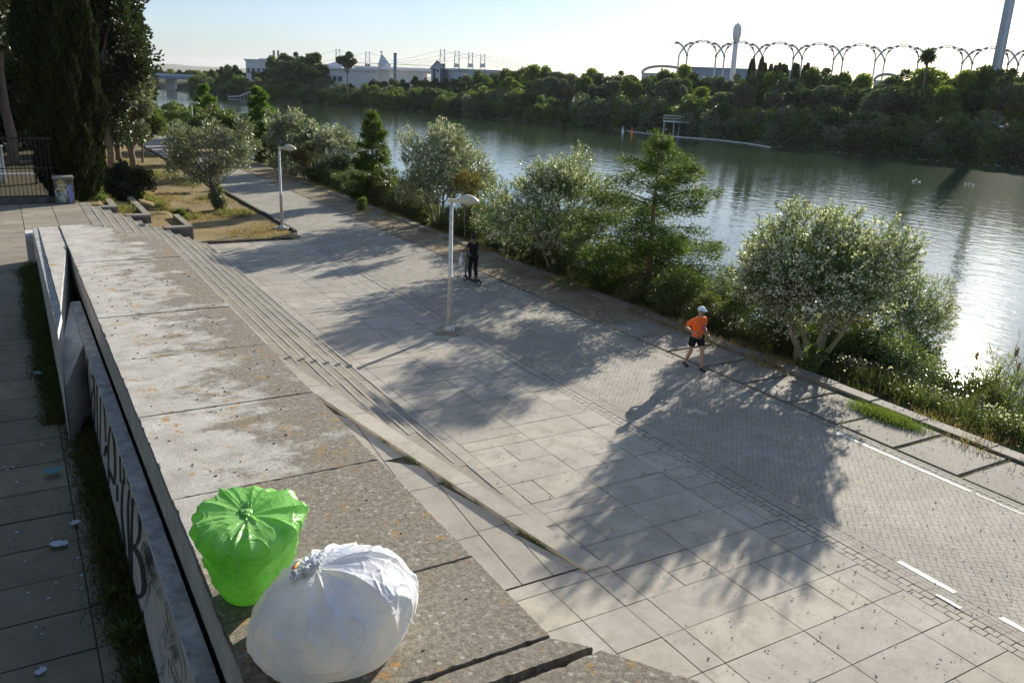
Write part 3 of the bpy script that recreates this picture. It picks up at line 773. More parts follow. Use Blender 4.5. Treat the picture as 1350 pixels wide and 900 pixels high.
b = MB(); b.add([(.418, 15.2, 2.904), (.538, 16.2, 2.954), (.538, 25.4, 2.954), (.418, 25.4, 2.954)], [(0,1,2,3)]); wpart(b, 'kerb_top', M['plaster_top'])
b = MB(); b.box(.22, 25.0, 2.0, .40, 25.9, 2.84); wpart(b, 'end_block', M['plaster'], bevel=.01)

# --- graffiti: each letter stroke is a flat strip of paint on the wall face, 3 mm and more proud of it
PX = .815
def wall_pt(px, py, lift):
    v = ray(px, py); t = (PX-lift)/v[0]; return (PX-lift, v[1]*t, max(.45, min(2.465, CAMH+v[2]*t)))
def curve(pts, n=5):
    out = []
    for i in range(len(pts)-1):
        q0 = pts[max(0, i-1)]; q1 = pts[i]; q2 = pts[i+1]; q3 = pts[min(len(pts)-1, i+2)]
        for k in range(n):
            t = k/n; out.append(tuple(.5*((2*q1[j])+(-q0[j]+q2[j])*t+(2*q0[j]-5*q1[j]+4*q2[j]-q3[j])*t*t+(-q0[j]+3*q1[j]-3*q2[j]+q3[j])*t**3) for j in (0, 1)))
    out.append(pts[-1]); return out
def paint(b, pts, w, lift):
    V = []
    for i, (x, y) in enumerate(pts):
        x0, y0 = pts[max(0, i-1)]; x1, y1 = pts[min(len(pts)-1, i+1)]; dx, dy = x1-x0, y1-y0; L = hypot(dx, dy) or 1
        ww = w*.5*random.uniform(.9, 1.1); V += [wall_pt(x-dy/L*ww, y+dx/L*ww, lift), wall_pt(x+dy/L*ww, y-dx/L*ww, lift)]
    b.add(V, [(2*i, 2*i+1, 2*i+3, 2*i+2) for i in range(len(pts)-1)])
A_ = lambda L: [(90+x/4.5, 440+y/4.5) for x, y in L]
B_ = lambda L: [(140+x/3.215, 620+y/3.215) for x, y in L]
GL = [(A_([(117, 140), (111, 260), (126, 430), (136, 380), (152, 290), (132, 240)]), 1.9), (A_([(150, 225), (156, 420), (152, 590)]), 1.7), (A_([(168, 290), (174, 660)]), 1.6), (A_([(190, 370), (188, 690)]), 1.6),
      (A_([(199, 380), (213, 450), (221, 640)]), 1.9), (A_([(251, 530), (236, 660), (240, 890)]), 2.2), (A_([(251, 530), (268, 620), (276, 760), (272, 870), (238, 800)]), 2.8), (A_([(214, 725), (226, 665), (234, 700)]), 3.4),
      (A_([(305, 690), (307, 880)]), 1.8), (A_([(325, 770), (331, 890)]), 1.8), (A_([(345, 850), (362, 900)]), 2.4),
      (B_([(12, 5), (36, 60)]), 3.4), (B_([(45, 60), (46, 130)]), 2.6), (B_([(70, 40), (64, 180), (80, 340)]), 2.6), (B_([(96, 80), (90, 200), (101, 440)]), 2.4),
      (B_([(110, 112), (105, 300), (108, 470), (122, 530)]), 2.6), (B_([(110, 112), (134, 160), (141, 240), (131, 305), (113, 320)]), 3.4), (B_([(113, 322), (140, 370), (156, 450), (154, 520), (124, 536)]), 5.5), (B_([(151, 592), (155, 678)]), 2.6)]
b = MB(); rs = random.getstate(); random.seed(4)
for i, (p, w) in enumerate(GL): paint(b, curve(p), w, .004+.0004*i)
wpart(b, 'graffiti_letters', M['graf_black'])
b = MB()
for i in range(42):
    x, y = random.uniform(165, 210), random.uniform(310, 470)
    if i > 22: x, y = random.uniform(215, 320), random.uniform(480, 860)
    x = min(x, 150+(y-300)*.27+random.uniform(0, 30)); pts = [(x, y)]
    for k in range(3): pts.append((pts[-1][0]+random.uniform(-16, 16), pts[-1][1]+random.uniform(-55, 60)))
    paint(b, curve(B_(pts), 4), .7, .013+.0003*i)
paint(b, curve(B_([(268, 760), (290, 740), (312, 790), (322, 870), (318, 900)]), 5), 1.0, .028); paint(b, curve(B_([(262, 800), (280, 850), (300, 900)]), 5), 1.0, .029)
wpart(b, 'graffiti_scribble', M['graf_black'])
b = MB()
for i in range(6): paint(b, curve([(97+2*i, 455+5*i), (100+1.6*i, 475+5*i), (98+2*i, 490+3*i), (103+1.5*i, 500+5*i)], 4), 1.2, .004+.0005*i)
wpart(b, 'faded_red_graffiti', M['graf_red'])
b = MB()
for i in range(14):
    y = random.uniform(25.08, 25.8); z = random.uniform(2.15, 2.7); r = random.uniform(.02, .07)
    b.add([(.216-.0004*i, y-r, z-r), (.216-.0004*i, y+r*.3, z-r*1.6), (.216-.0004*i, y+r, z+r), (.216-.0004*i, y-r*.4, z+r*1.5)], [(0,1,2,3)])
wpart(b, 'end_block_scrawl', M['graf_black']); random.setstate(rs)

# ================================================================== RUBBISH BAGS
def mat_bag(name, c, c2, trans, rough):
    m, nt, out = new_mat(name); v = coords(nt)
    f = noise_tex(nt, v, 2.2, 4, .6, .4); col = ramp(nt, f, [(.38, c2), (.62, c)])
    w = noise_tex(nt, v, 5, 5, .6, 1.2)
    ab = N(nt, 'ShaderNodeMath', operation='SUBTRACT'); nt.links.new(w, ab.inputs[0]); ab.inputs[1].default_value = .5
    ab2 = N(nt, 'ShaderNodeMath', operation='ABSOLUTE'); nt.links.new(ab.outputs[0], ab2.inputs[0])
    rr = ramp(nt, ab2.outputs[0], [(0, g3(1)), (.06, g3(.25)), (.2, g3(0))])
    nrm = bump(nt, rr, .22, .02)
    p = principled(nt, None, col, rough, .5, nrm)
    t = N(nt, 'ShaderNodeBsdfTranslucent'); nt.links.new(mixc(nt, 1, col, (1.2, 1.2, 1.1), 'MULTIPLY'), t.inputs['Color']); nt.links.new(nrm, t.inputs['Normal'])
    mx = N(nt, 'ShaderNodeMixShader'); mx.inputs[0].default_value = trans
    nt.links.new(p.outputs[0], mx.inputs[1]); nt.links.new(t.outputs[0], mx.inputs[2]); nt.links.new(mx.outputs[0], out.inputs['Surface']); return m
M['bag_green'] = mat_bag('thin_green_plastic', (.38, .72, .22), (.22, .50, .12), .44, .24)
M['bag_white'] = mat_bag('white_translucent_plastic', (.88, .86, .84), (.66, .70, .82), .32, .20)
M['tie'] = mat_plain('orange_tie', (.65, .20, .03), .4, .4, .1, 8)

def rdg(p, s=1.0): return 1-min(1, abs(noise.noise(p))*2.4*s)
def bag_mesh(name, rad, height, prof, axis, folds, amp, crum, seed, nu=420, nv=220):
    """prof(t)->(radius, height) factors for t 0 (foot) .. 1 (knot); a few uneven folds run from the knot over the body"""
    V = []; q = Quaternion_from(axis); rg = random.Random(int(seed*10))
    fl = [(rg.uniform(0, 2*pi), rg.uniform(.05, .13), rg.uniform(.25, .8), rg.uniform(-.6, .6), rg.uniform(.5, 1.2)) for _ in range(folds)]
    for j in range(nv+1):
        t = j/nv; r, z = prof(t)
        for i in range(nu):
            a = 2*pi*i/nu; ca, sa = cos(a), sin(a); d = 0.0; u = 1-t
            for a0, w, ln, tw, s in fl:           # sharp-crested folds that start at the knot and fade out
                if u > ln*1.15: continue
                da = (a-a0-tw*u+pi) % (2*pi)-pi; ww = w*(1+2.0*(1-u/ln)*0+.5*u)
                if abs(da) < ww*3: d += s*(math.exp(-abs(da)/ww)-.35*math.exp(-(abs(da)/ww-1.6)**2))*max(0, 1-u/(ln*1.15))**.7*min(1, (u+.02)*9)
            p = Vector((ca*r*rad[0], sa*r*rad[1], z*height)); e = Vector((seed, seed*.7, -seed))
            lump = noise.noise(p*1.7+e)*.17+noise.noise(p*3.3-e)*.06
            wp = p+Vector((noise.noise(p*2+e), noise.noise(p*2-e), noise.noise(p*2+e*2)))*.12
            c1 = rdg(wp*3.0+e)**5*crum*1.6+rdg(wp*6.5-e)**6*crum
            env = min(1, sin(pi*min(1, t*1.0))**.5+.05)
            s = 1+lump*env*.9
            hv = Vector((ca, sa, .35)).normalized()
            p = Vector((p.x*s, p.y*s, p.z*(1+lump*.25*env)))+hv*(d*amp*min(1, r*3+.1)+c1*env*min(1, r*3))
            V.append(q @ p)
    Fc = [(j*nu+i, j*nu+(i+1) % nu, (j+1)*nu+(i+1) % nu, (j+1)*nu+i) for j in range(nv) for i in range(nu)]
    Fc += [tuple(range(nu))[::-1]]
    return V, Fc
def Quaternion_from(axis): return Vector((0, 0, 1)).rotation_difference(Vector(axis).normalized()).to_matrix()
def settle(V, z0=0.0, soft=.05):
    out = []
    for p in V:
        z = p.z-z0
        if z < soft: z = soft*math.exp((z-soft)/soft) if z > -2 else 0
        out.append((p.x, p.y, z*1.0-.004))
    return out
def finish(name, V, Fc, mat, parent):
    me = bpy.data.meshes.new(name); me.from_pydata(V, [], Fc); me.update(); o = link(name, me, mat, parent, smooth=True); return o
# green bag: narrow foot, broad shoulders, puckered centre with a knot
def prof_green(t):
    if t < .62:
        u = t/.62; return (.42+.58*u**.8, u*.86)
    u = (t-.62)/.38
    r = cos(u*pi/2)**.9; z = .86+.12*sin(u*pi*.72)-.02*u**3
    return (max(r, .045), z)
gp = at(322, 800, ZW)
gc_ = at(325, 722, ZW+.42); gbag = empty('rubbish_bag', (gc_.x, gc_.y, ZW)); tag(gbag, 'knotted translucent green plastic rubbish bag on the wall top', 'rubbish bag', 'rubbish bags left on the wall')
V, Fc = bag_mesh('bag_body', (.43, .40), .84, prof_green, (.0, -.16, 1), 26, .050, .016, 3.3)
finish('bag_body', settle(V, -.0, .03), Fc, M['bag_green'], gbag)
def knot(parent, c, s, mat, up, ears, seed):
    rg = random.Random(seed); b = MB(); c = Vector(c); up = Vector(up).normalized(); side = up.cross(Vector((0, 1, .2))).normalized(); f = up.cross(side)
    pts = []; rads = []
    for i in range(15):
        a = i/14*2*pi*1.3; pts.append(c+side*cos(a)*.045*s+f*sin(a)*.045*s+up*(-.01+.045*i/14)*s); rads.append((.030+.008*sin(i*2.1))*s)
    b.tube(pts, rads, 10)
    b.tube([c-up*.08*s, c-up*.02*s, c+up*.05*s], [.07*s, .045*s, .04*s], 12)
    for dx, dy, L, w in ears:
        d = (side*dx+f*dy+up*.35).normalized(); wd = d.cross(up).normalized(); V = []; n = 9; m = 9
        for i in range(n+1):
            u = i/n
            for j in range(m+1):
                q = (j/m-.5)*2; ww = w*s*(.25+.85*u**.8)
                V.append(c+up*.03*s+d*L*s*u+wd*ww*q+up*(.030*s*sin(j*2.3+u*3)*u+.02*s*rg.uniform(-1, 1)*u-.06*s*u*u))
        b.add(V, [(i*(m+1)+j, i*(m+1)+j+1, (i+1)*(m+1)+j+1, (i+1)*(m+1)+j) for i in range(n) for j in range(m)])
    o = b.build('knot', mat, parent, smooth=True); return o
knot(gbag, (0, -.09, .75), 1.0, M['bag_green'], (0, -.25, 1), [(0, 1, .24, .05), (-.25, -1, .15, .05)], 5)
# white bag: big rounded heap tied at its upper left
def prof_white(t):
    if t < .55:
        u = t/.55; return (.55+.45*sin(u*pi/2), u*.55)
    u = (t-.55)/.45; return (max(cos(u*pi/2)**.82, .04), .55+.45*sin(u*pi/2)**1.0)
wc_ = at(466, 798, ZW+.34); wbag = empty('rubbish_bag', (wc_.x, wc_.y, ZW)); tag(wbag, 'bulging white plastic rubbish bag tied at its upper left, in front of the green bag', 'rubbish bag', 'rubbish bags left on the wall')
V, Fc = bag_mesh('bag_body', (.62, .60), .80, prof_white, (-.30, .16, .95), 17, .042, .012, 8.1)
finish('bag_body', settle(V, .10, .05), Fc, M['bag_white'], wbag)
kp = Matrix(((1,0,0),(0,1,0),(0,0,1))) @ (Quaternion_from((-.30, .16, .95)) @ Vector((-.05, 0, .80)))
kp.z -= .09
knot(wbag, kp, .85, M['bag_white'], (-.4, .3, 1), [(-.6, -.8, .19, .09), (.9, .2, .17, .08), (-.9, .5, .14, .06)], 9)
b = MB(); b.tube([kp+Vector((-.09, .04, -.03)), kp+Vector((-.09, .09, .0)), kp+Vector((-.04, .12, .01))], .013, 8); b.build('tie', M['tie'], wbag, smooth=True)

# ================================================================== LAMPS
def lamp_post(loc, label, H, rz, scale=1.0):
    t = empty('street_lamp', loc, rz); tag(t, label, 'street lamp', 'white lamp posts along the promenade')
    b = MB(); b.box(-.34, -.34, -.02, .34, .34, .10); b.build('base_slab', M['aggregate'], t, bevel=.02)
    b = MB(); b.lathe([(.17, .101), (.17, .125), (.13, .14), (.075, .20)], n=18); b.build('base_plate', M['pole'], t, smooth=False)
    b = MB(); b.lathe([(.072, .2), (.068, H*.42), (.080, H*.42+.005), (.080, H*.42+.05), (.060, H*.42+.06), (.050, H-.02)], n=18); b.build('pole', M['pole'], t, smooth=True)
    for i in range(4):
        a = pi/4+i*pi/2; b = MB(); b.lathe([(.02, .125), (.02, .16)], (cos(a)*.13, sin(a)*.13, 0), 6); b.build('bolt', M['iron'], t)
    b = MB(); b.box(-.055, -.055, H-.10, .22, .055, H+.0); b.build('arm', M['lampcap'], t, bevel=.012)
    # hood: an elongated shallow dome
    b = MB(); V = []; n = 24; m = 12; L = .66
    for i in range(m+1):
        u = i/m; x = .14+L*u; w = .19*(sin(pi*min(1, u*.93+.07))**.65); hh = .20*(sin(pi*min(1, u*.97+.03))**.8)
        for k in range(n):
            a = 2*pi*k/n; z = sin(a); V.append((x, cos(a)*w, H-.06+(z*hh if z > 0 else z*.05)))
    b.add(V, [(i*n+k, i*n+(k+1) % n, (i+1)*n+(k+1) % n, (i+1)*n+k) for i in range(m) for k in range(n)]+[tuple(range(n))[::-1], tuple(range(m*n, m*n+n))])
    b.build('lamp_hood', M['lampcap'], t, smooth=True)
    b = MB(); b.ball((.50, 0, H-.09), .20, 16, 8, (1.15, .6, .32)); b.build('lens', M['lens'], t, smooth=True)
    return t
LP2 = at(592, 438, .0); lamp_post(LP2, 'nearer white lamp post standing in the middle of the paved promenade', z_at(LP2, 262)-0, radians(-33))
LP1 = at(372, 302, .1); lamp_post(LP1, 'farther white lamp post at the corner of the dirt bed', z_at(LP1, 194)-.1, radians(-30))
LP3 = at_dist(257, 203, 92); LP3.z = .1; t = lamp_post(LP3, 'most distant white lamp post, half hidden by the olive tree', 3.95, radians(-20))

# ================================================================== PEOPLE
def skin_mesh(name, verts, edges, rad, lvl=2, root=0):
    me = bpy.data.meshes.new(name+'_tmp'); me.from_pydata(verts, edges, []); me.update()
    o = bpy.data.objects.new(name+'_tmp', me); COL.objects.link(o)
    sk = o.modifiers.new('skin', 'SKIN'); sk.use_smooth_shade = True; sk.branch_smoothing = .4
    o.modifiers.new('sub', 'SUBSURF').levels = lvl; o.modifiers['sub'].render_levels = lvl
    lay = me.skin_vertices[0].data if me.skin_vertices else None
    if lay is None:
        bm = bmesh.new(); bm.from_mesh(me); bm.verts.layers.skin.verify(); bm.to_mesh(me); bm.free(); lay = me.skin_vertices[0].data
    for i, r in enumerate(rad):
        lay[i].radius = (r, r) if not hasattr(r, '__len__') else r; lay[i].use_root = (i == root)
    dg = bpy.context.evaluated_depsgraph_get(); dg.update()
    res = bpy.data.meshes.new_from_object(o.evaluated_get(dg)); res.name = name
    bpy.data.objects.remove(o); bpy.data.meshes.remove(me); return res
def chain(pts, rad, offset=0):
    return pts, [(i, i+1) for i in range(len(pts)-1)], rad
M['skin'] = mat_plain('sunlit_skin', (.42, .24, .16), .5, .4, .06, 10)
M['skin_dark'] = mat_plain('shaded_skin', (.20, .11, .07), .5, .4, .06, 10)  # rider's silhouette: shade put into the skin colour
M['orange'] = mat_plain('bright_orange_sports_shirt', (.95, .16, .03), .7, .2, .08, 8)
M['print'] = mat_plain('purple_shirt_print', (.16, .08, .30), .7, .2, .1, 8)
M['blackcloth'] = mat_plain('black_cloth', (.014, .014, .017), .8, .2, .3, 8)
M['cap'] = mat_plain('pale_blue_cap', (.62, .70, .78), .7, .2, .08, 8)
M['rubber'] = mat_plain('black_rubber', (.018, .018, .018), .6, .3, .2, 8)
M['shoe'] = mat_plain('dark_running_shoe', (.035, .03, .035), .6, .3, .2, 8)
M['glass'] = mat_plain('dark_sunglasses', (.02, .01, .02), .15, .6, .1, 8)
M['hair'] = mat_plain('dark_hair', (.02, .015, .012), .7, .3, .3, 8)
M['whitebag'] = mat_plain('white_carrier_bag', (.75, .75, .75), .5, .3, .08, 8)
M['buoy_o'] = mat_plain('orange_buoy', (.80, .25, .05), .5, .3, .1, 4)
M['buoy_w'] = mat_plain('white_buoy', (.8, .8, .78), .5, .3, .1, 4)

def body(P, name, mat, parent, fingers=True, r=1.0, smooth=True):
    """P: joint dict -> one continuous skinned body"""
    J = ['pelvis', 'waist', 'chest', 'neck0', 'neck1', 'head0', 'head1', 'head2',
         'shL', 'elL', 'wrL', 'haL', 'shR', 'elR', 'wrR', 'haR',
         'hipL', 'thL', 'knL', 'caL', 'anL', 'heL', 'toL', 'hipR', 'thR', 'knR', 'caR', 'anR', 'heR', 'toR']
    RD = dict(pelvis=(.15, .115), waist=(.140, .105), chest=(.155, .115), neck0=.06, neck1=.055, head0=.070, head1=.092, head2=.070,
              sh=.060, el=.040, wr=.027, ha=.036, hip=.098, th=.078, kn=.055, ca=.054, an=.034, he=.040, to=.034)
    idx = {}; V = []; R_ = []
    for j in J:
        idx[j] = len(V); V.append(tuple(P[j])); rr = RD.get(j) or RD[j[:-1]]
        R_.append(tuple(x*r for x in rr) if hasattr(rr, '__len__') else rr*r)
    E = [('pelvis', 'waist'), ('waist', 'chest'), ('chest', 'neck0'), ('neck0', 'neck1'), ('neck1', 'head0'), ('head0', 'head1'), ('head1', 'head2')]
    for s in 'LR':
        E += [('chest', 'sh'+s), ('sh'+s, 'el'+s), ('el'+s, 'wr'+s), ('wr'+s, 'ha'+s), ('pelvis', 'hip'+s), ('hip'+s, 'th'+s), ('th'+s, 'kn'+s), ('kn'+s, 'ca'+s), ('ca'+s, 'an'+s), ('an'+s, 'he'+s), ('he'+s, 'to'+s)]
    me = skin_mesh(name, V, [(idx[a], idx[b]) for a, b in E], R_, 2)
    # fingers: short chains rooted in the palm, joined into the same mesh
    mb = MB(); mb.v = [tuple(v.co) for v in me.vertices]; mb.f = [tuple(p.vertices) for p in me.polygons]
    for s in 'LR':
        h = Vector(P['ha'+s]); w = Vector(P['wr'+s]); d = (h-w).normalized(); sd = d.cross(Vector((0, 1, 0)) if abs(d.y) < .8 else Vector((1, 0, 0))).normalized(); cu = d.cross(sd)
        for k, (o_, L) in enumerate(((-.027, .066), (-.009, .076), (.009, .072), (.027, .056))):
            a = h+sd*o_+d*.012; mb.tube([a, a+d*L*.42+cu*.004, a+d*L*.72+cu*.018, a+d*L*.86+cu*.036], [.0095, .009, .0085, .006], 8)
        a = h-sd*.022-d*.02; mb.tube([a, a-sd*.026+d*.018, a-sd*.034+d*.05+cu*.012], [.012, .011, .008], 8)
    me2 = mb.mesh(name); o = link(name, me2, mat, parent, smooth=True); bpy.data.meshes.remove(me); return o
def face(parent, head, fwd, mat, glasses=False):
    f = Vector(fwd).normalized(); up = Vector((0, 0, 1)); s = f.cross(up).normalized(); h = Vector(head)
    b = MB(); b.tube([h+f*.085+up*.018, h+f*.112-up*.015, h+f*.092-up*.026], [.008, .016, .010], 8)
    b.build('nose', mat, parent, smooth=True)
    for q in (-1, 1): b = MB(); b.ball(tuple(h+s*.088*q+up*-.005), .026, 8, 6, (.5, 1, 1.2)); b.build('ear', mat, parent, smooth=True)
    b = MB(); b.tube([h+f*.083-s*.024-up*.052, h+f*.094-up*.050, h+f*.083+s*.024-up*.052], .006, 6); b.build('mouth', M['print'], parent)
    b = MB()
    if glasses: b.tube([h+f*.03-s*.094+up*.016, h+f*.083-s*.052+up*.016, h+f*.100+up*.014, h+f*.083+s*.052+up*.016, h+f*.03+s*.094+up*.016], [.006, .022, .014, .022, .006], 8)
    else:
        [b.ball(tuple(h+f*.084+s*q*.033+up*.012), .012, 8, 6) for q in (-1,)]; b.build('eye', M['glass'], parent, smooth=True); b = MB(); b.ball(tuple(h+f*.084+s*.033+up*.012), .012, 8, 6)
    b.build('sunglasses' if glasses else 'eye', M['glass'], parent, smooth=True)

# runner, local frame: facing +Y, left = -X?  (x to his left is -X when facing +Y: right hand = +X)
rp = at(914, 486, .004); run = empty('person', rp, radians(178)); tag(run, 'man in orange T-shirt, black shorts and pale cap striding along the path', 'person')
# step: right leg (+X) behind, left leg forward
PR = dict(pelvis=(0, 0, .95), waist=(0, .01, 1.10), chest=(0, .03, 1.32), neck0=(0, .045, 1.46), neck1=(0, .055, 1.52), head0=(0, .075, 1.565), head1=(0, .085, 1.635), head2=(0, .075, 1.70),
    shL=(-.185, .03, 1.40), elL=(-.27, -.04, 1.12), wrL=(-.20, .17, 1.00), haL=(-.17, .235, .985),
    shR=(.185, .03, 1.40), elR=(.30, -.13, 1.16), wrR=(.17, .08, 1.05), haR=(.11, .13, 1.04),
    hipL=(-.095, .01, .90), thL=(-.10, .10, .70), knL=(-.10, .17, .50), caL=(-.10, .17, .34), anL=(-.10, .19, .09), heL=(-.10, .17, .045), toL=(-.10, .35, .036),
    hipR=(.095, -.01, .90), thR=(.10, -.05, .70), knR=(.10, -.06, .50), caR=(.10, -.14, .34), anR=(.10, -.25, .14), heR=(.10, -.29, .105), toR=(.10, -.14, .040))
body(PR, 'body', M['skin'], run); face(run, (0, .085, 1.625), (.15, 1, -.1), M['skin'], True)
def garment(name, verts, edges, rad, mat, parent, lvl=2): 
    me = skin_mesh(name, verts, edges, rad, lvl); return link(name, me, mat, parent, smooth=True)
garment('shirt', [(0, 0, .86), (0, .01, 1.10), (0, .03, 1.30), (0, .04, 1.42), (-.17, .03, 1.40), (-.225, -.01, 1.27), (-.25, -.03, 1.19), (.17, .03, 1.40), (.25, -.05, 1.28), (.28, -.09, 1.21)],
    [(0,1),(1,2),(2,3),(2,4),(4,5),(5,6),(2,7),(7,8),(8,9)], [(.200, .165), (.200, .160), (.190, .150), (.095, .085), .088, .084, .082, .088, .084, .082], M['orange'], run)
garment('shorts', [(0, 0, .97), (-.10, .02, .86), (-.105, .085, .72), (-.105, .115, .64), (.10, -.01, .86), (.105, -.045, .72), (.105, -.055, .63)],
    [(0,1),(1,2),(2,3),(0,4),(4,5),(5,6)], [(.150, .125), .118, .108, .108, .118, .108, .108], M['blackcloth'], run)
b = MB()
for i, (w, z) in enumerate(((.055, 1.26), (.085, 1.225), (.07, 1.19), (.085, 1.16))): b.box(-.055-w/2, .176+.002*i, z-.012, -.055+w/2, .186+.002*i, z+.012)
b.build('shirt_print', M['print'], run)
b = MB(); b.ball((0, .078, 1.665), .108, 16, 8, (.96, 1.08, .78)); b.obox((0, .19, 1.655), (1, 0, 0), (0, 1, -.18), (0, .18, 1), .07, .055, .007); b.build('cap', M['cap'], run, smooth=True)
for s, p in ((-1, ('heL', 'toL')), (1, ('heR', 'toR'))):
    he, to = Vector(PR[p[0]]), Vector(PR[p[1]]); he.z = max(he.z, .045); d = (to-he)
    me = skin_mesh('shoe', [tuple(he-d.normalized()*.03), tuple(he+d*.45), tuple(to+d.normalized()*.03)], [(0,1),(1,2)], [.050, .047, .040], 2); link('shoe', me, M['shoe'], run, smooth=True)
b = MB(); b.tube([(-.205, .155, 1.015), (-.195, .185, 1.0)], .032, 12); b.build('wristband', M['blackcloth'], run)

# scooter rider
sp = at(623, 374, .004); rid = empty('person', (sp.x, sp.y, .165), radians(6)); tag(rid, 'person dressed all in black riding away on a kick scooter', 'person')
PS = dict(pelvis=(0, 0, .90), waist=(0, .0, 1.05), chest=(0, .02, 1.26), neck0=(0, .03, 1.40), neck1=(0, .035, 1.46), head0=(0, .05, 1.50), head1=(0, .06, 1.575), head2=(0, .05, 1.64),
    shL=(-.18, .02, 1.34), elL=(-.25, .16, 1.14), wrL=(-.22, .36, 1.04), haL=(-.21, .43, 1.02),
    shR=(.18, .02, 1.34), elR=(.25, .16, 1.14), wrR=(.22, .36, 1.04), haR=(.21, .43, 1.02),
    hipL=(-.09, 0, .85), thL=(-.085, .05, .66), knL=(-.075, .10, .46), caL=(-.07, .08, .30), anL=(-.06, .06, .08), heL=(-.06, .03, .04), toL=(-.06, .22, .035),
    hipR=(.09, 0, .85), thR=(.08, -.05, .66), knR=(.06, -.07, .46), caR=(.055, -.12, .30), anR=(.05, -.17, .08), heR=(.05, -.20, .04), toR=(.05, -.02, .035))
body(PS, 'body', M['skin_dark'], rid); face(rid, (0, .06, 1.565), (0, 1, 0), M['skin_dark'])
garment('top', [(0, 0, .80), (0, 0, 1.04), (0, .02, 1.24), (0, .03, 1.37), (-.17, .02, 1.34), (-.225, .10, 1.22), (.17, .02, 1.34), (.225, .10, 1.22)],
    [(0,1),(1,2),(2,3),(2,4),(4,5),(2,6),(6,7)], [(.180, .150), (.180, .145), (.175, .14), (.08, .075), .082, .074, .082, .074], M['blackcloth'], rid)
garment('trousers', [(0, 0, .90), (-.095, .0, .82), (-.085, .05, .64), (-.075, .10, .46), (-.065, .07, .06), (.095, 0, .82), (.08, -.05, .64), (.06, -.07, .46), (.05, -.16, .06)],
    [(0,1),(1,2),(2,3),(3,4),(0,5),(5,6),(6,7),(7,8)], [(.145, .12), .110, .098, .080, .058, .110, .098, .080, .058], M['blackcloth'], rid)
b = MB(); b.ball((0, .045, 1.60), .108, 14, 8, (.95, 1.05, 1.0)); b.build('hair', M['hair'], rid, smooth=True)
for q in ('L', 'R'):
    he, to = Vector(PS['he'+q]), Vector(PS['to'+q]); me = skin_mesh('shoe', [tuple(he), tuple(he.lerp(to, .5)), tuple(to)], [(0,1),(1,2)], [.045, .043, .038], 2); link('shoe', me, M['shoe'], rid, smooth=True)
sc = empty('kick_scooter', (sp.x, sp.y, 0), radians(6)); tag(sc, 'black electric kick scooter under the rider in black', 'scooter')
b = MB(); b.box(-.075, -.34, .105, .075, .30, .155); b.tube([(0, .30, .13), (0, .42, .20), (0, .47, .27)], .03, 8); b.build('deck', M['rubber'], sc, bevel=.01)
b = MB(); b.tube([(0, .50, .16), (0, .455, .5), (0, .40, 1.14)], [.026, .022, .02], 10); b.build('stem', M['iron'], sc, smooth=True)
b = MB(); b.tube([(-.24, .40, 1.15), (-.1, .405, 1.16), (.1, .405, 1.16), (.24, .40, 1.15)], .017, 8); b.build('handlebar', M['iron'], sc, smooth=True)
def wheel(y, parent):
    b = MB(); pts = [(0, y+cos(a)*.085, .108+sin(a)*.085) for a in [2*pi*i/20 for i in range(21)]]; b.tube(pts, .022, 8, False); o = b.build('wheel', M['rubber'], parent, smooth=True)
    b = MB(); b.tube([(-.02, y, .108), (.02, y, .108)], .066, 14); b.build('hub', M['metal'], o)
wheel(.52, sc); wheel(-.42, sc)
b = MB(); b.tube([(0, -.34, .20), (0, -.42, .235), (0, -.50, .20)], [.03, .035, .02], 8); b.build('mudguard', M['rubber'], sc, smooth=True)
cb = empty('carrier_bag', (sp.x, sp.y, .0), radians(6)); tag(cb, 'small white carrier bag hanging from the scooter handlebar', 'bag')
b = MB(); b.ball((-.25, .41, .80), .13, 14, 10, (.75, .6, 1.35)); b.tube([(-.25, .41, .95), (-.235, .405, 1.06), (-.225, .402, 1.14)], [.06, .02, .012], 8); b.build('bag_body', M['whitebag'], cb, smooth=True)
# ================================================================== RIVERSIDE TREES
OG = 'white flowering oleanders along the riverbank'; CG = 'young swamp cypresses along the riverbank'
def spot(px, py, z=-.25): return at(px, py, z)
def ole(px, py, top, halfpx, label, leaves, seed, z0=1.0, ratio=1.0, lm='oleander', **k):
    p = spot(px, py, k.pop('z', -.25)); zt = z_at(p, top); d = (Vector((p.x, p.y, 0))-Vector((0, 0, 0))).length
    dd = sqrt(d*d+(CAMH-1.5)**2); rx = halfpx*dd/1180
    return oleander('oleander_tree', p, rx, rx*ratio, z0, zt-p.z, leaves, label, OG, lm, seed=seed, **k)
ole(1066, 488, 292, 112, 'large rounded white flowering oleander nearest the camera, right of the runner', 50000, 11, 1.35, nclump=70, leafL=.15, leafW=.030, fsz=.055, stems=6, flowers=.85, fan=.5)
p = spot(1185, 470, -1.1); oleander('oleander_tree', p, 1.7, 1.5, .1, 3.1, 16000, 'lower white flowering oleander leaning over the water, right behind the large one', OG, seed=12, nclump=40, fsz=.045, leafL=.13, leafW=.026)
p = spot(1010, 455, -.8); oleander('oleander_tree', p, 1.2, 1.2, .9, 4.1, 9000, 'slender oleander shoot rising just left of the largest oleander crown', OG, seed=13, nclump=24, fsz=.045, leafL=.13, leafW=.026)
conifer('swamp_cypress_tree', spot(852, 400), z_at(spot(852, 400), 178)+.25, 3.9, 72000, 'tallest nearby swamp cypress with broad feathery crown, behind the runner', CG, seed=21, base=.7, nb=70, leafL=.12, leafW=.030, jag=.55)
ole(735, 362, 214, 98, 'wide white flowering oleander between the nearest swamp cypress and the middle lamp post', 42000, 14, .7, nclump=90, fsz=.05, leafL=.15, leafW=.030)
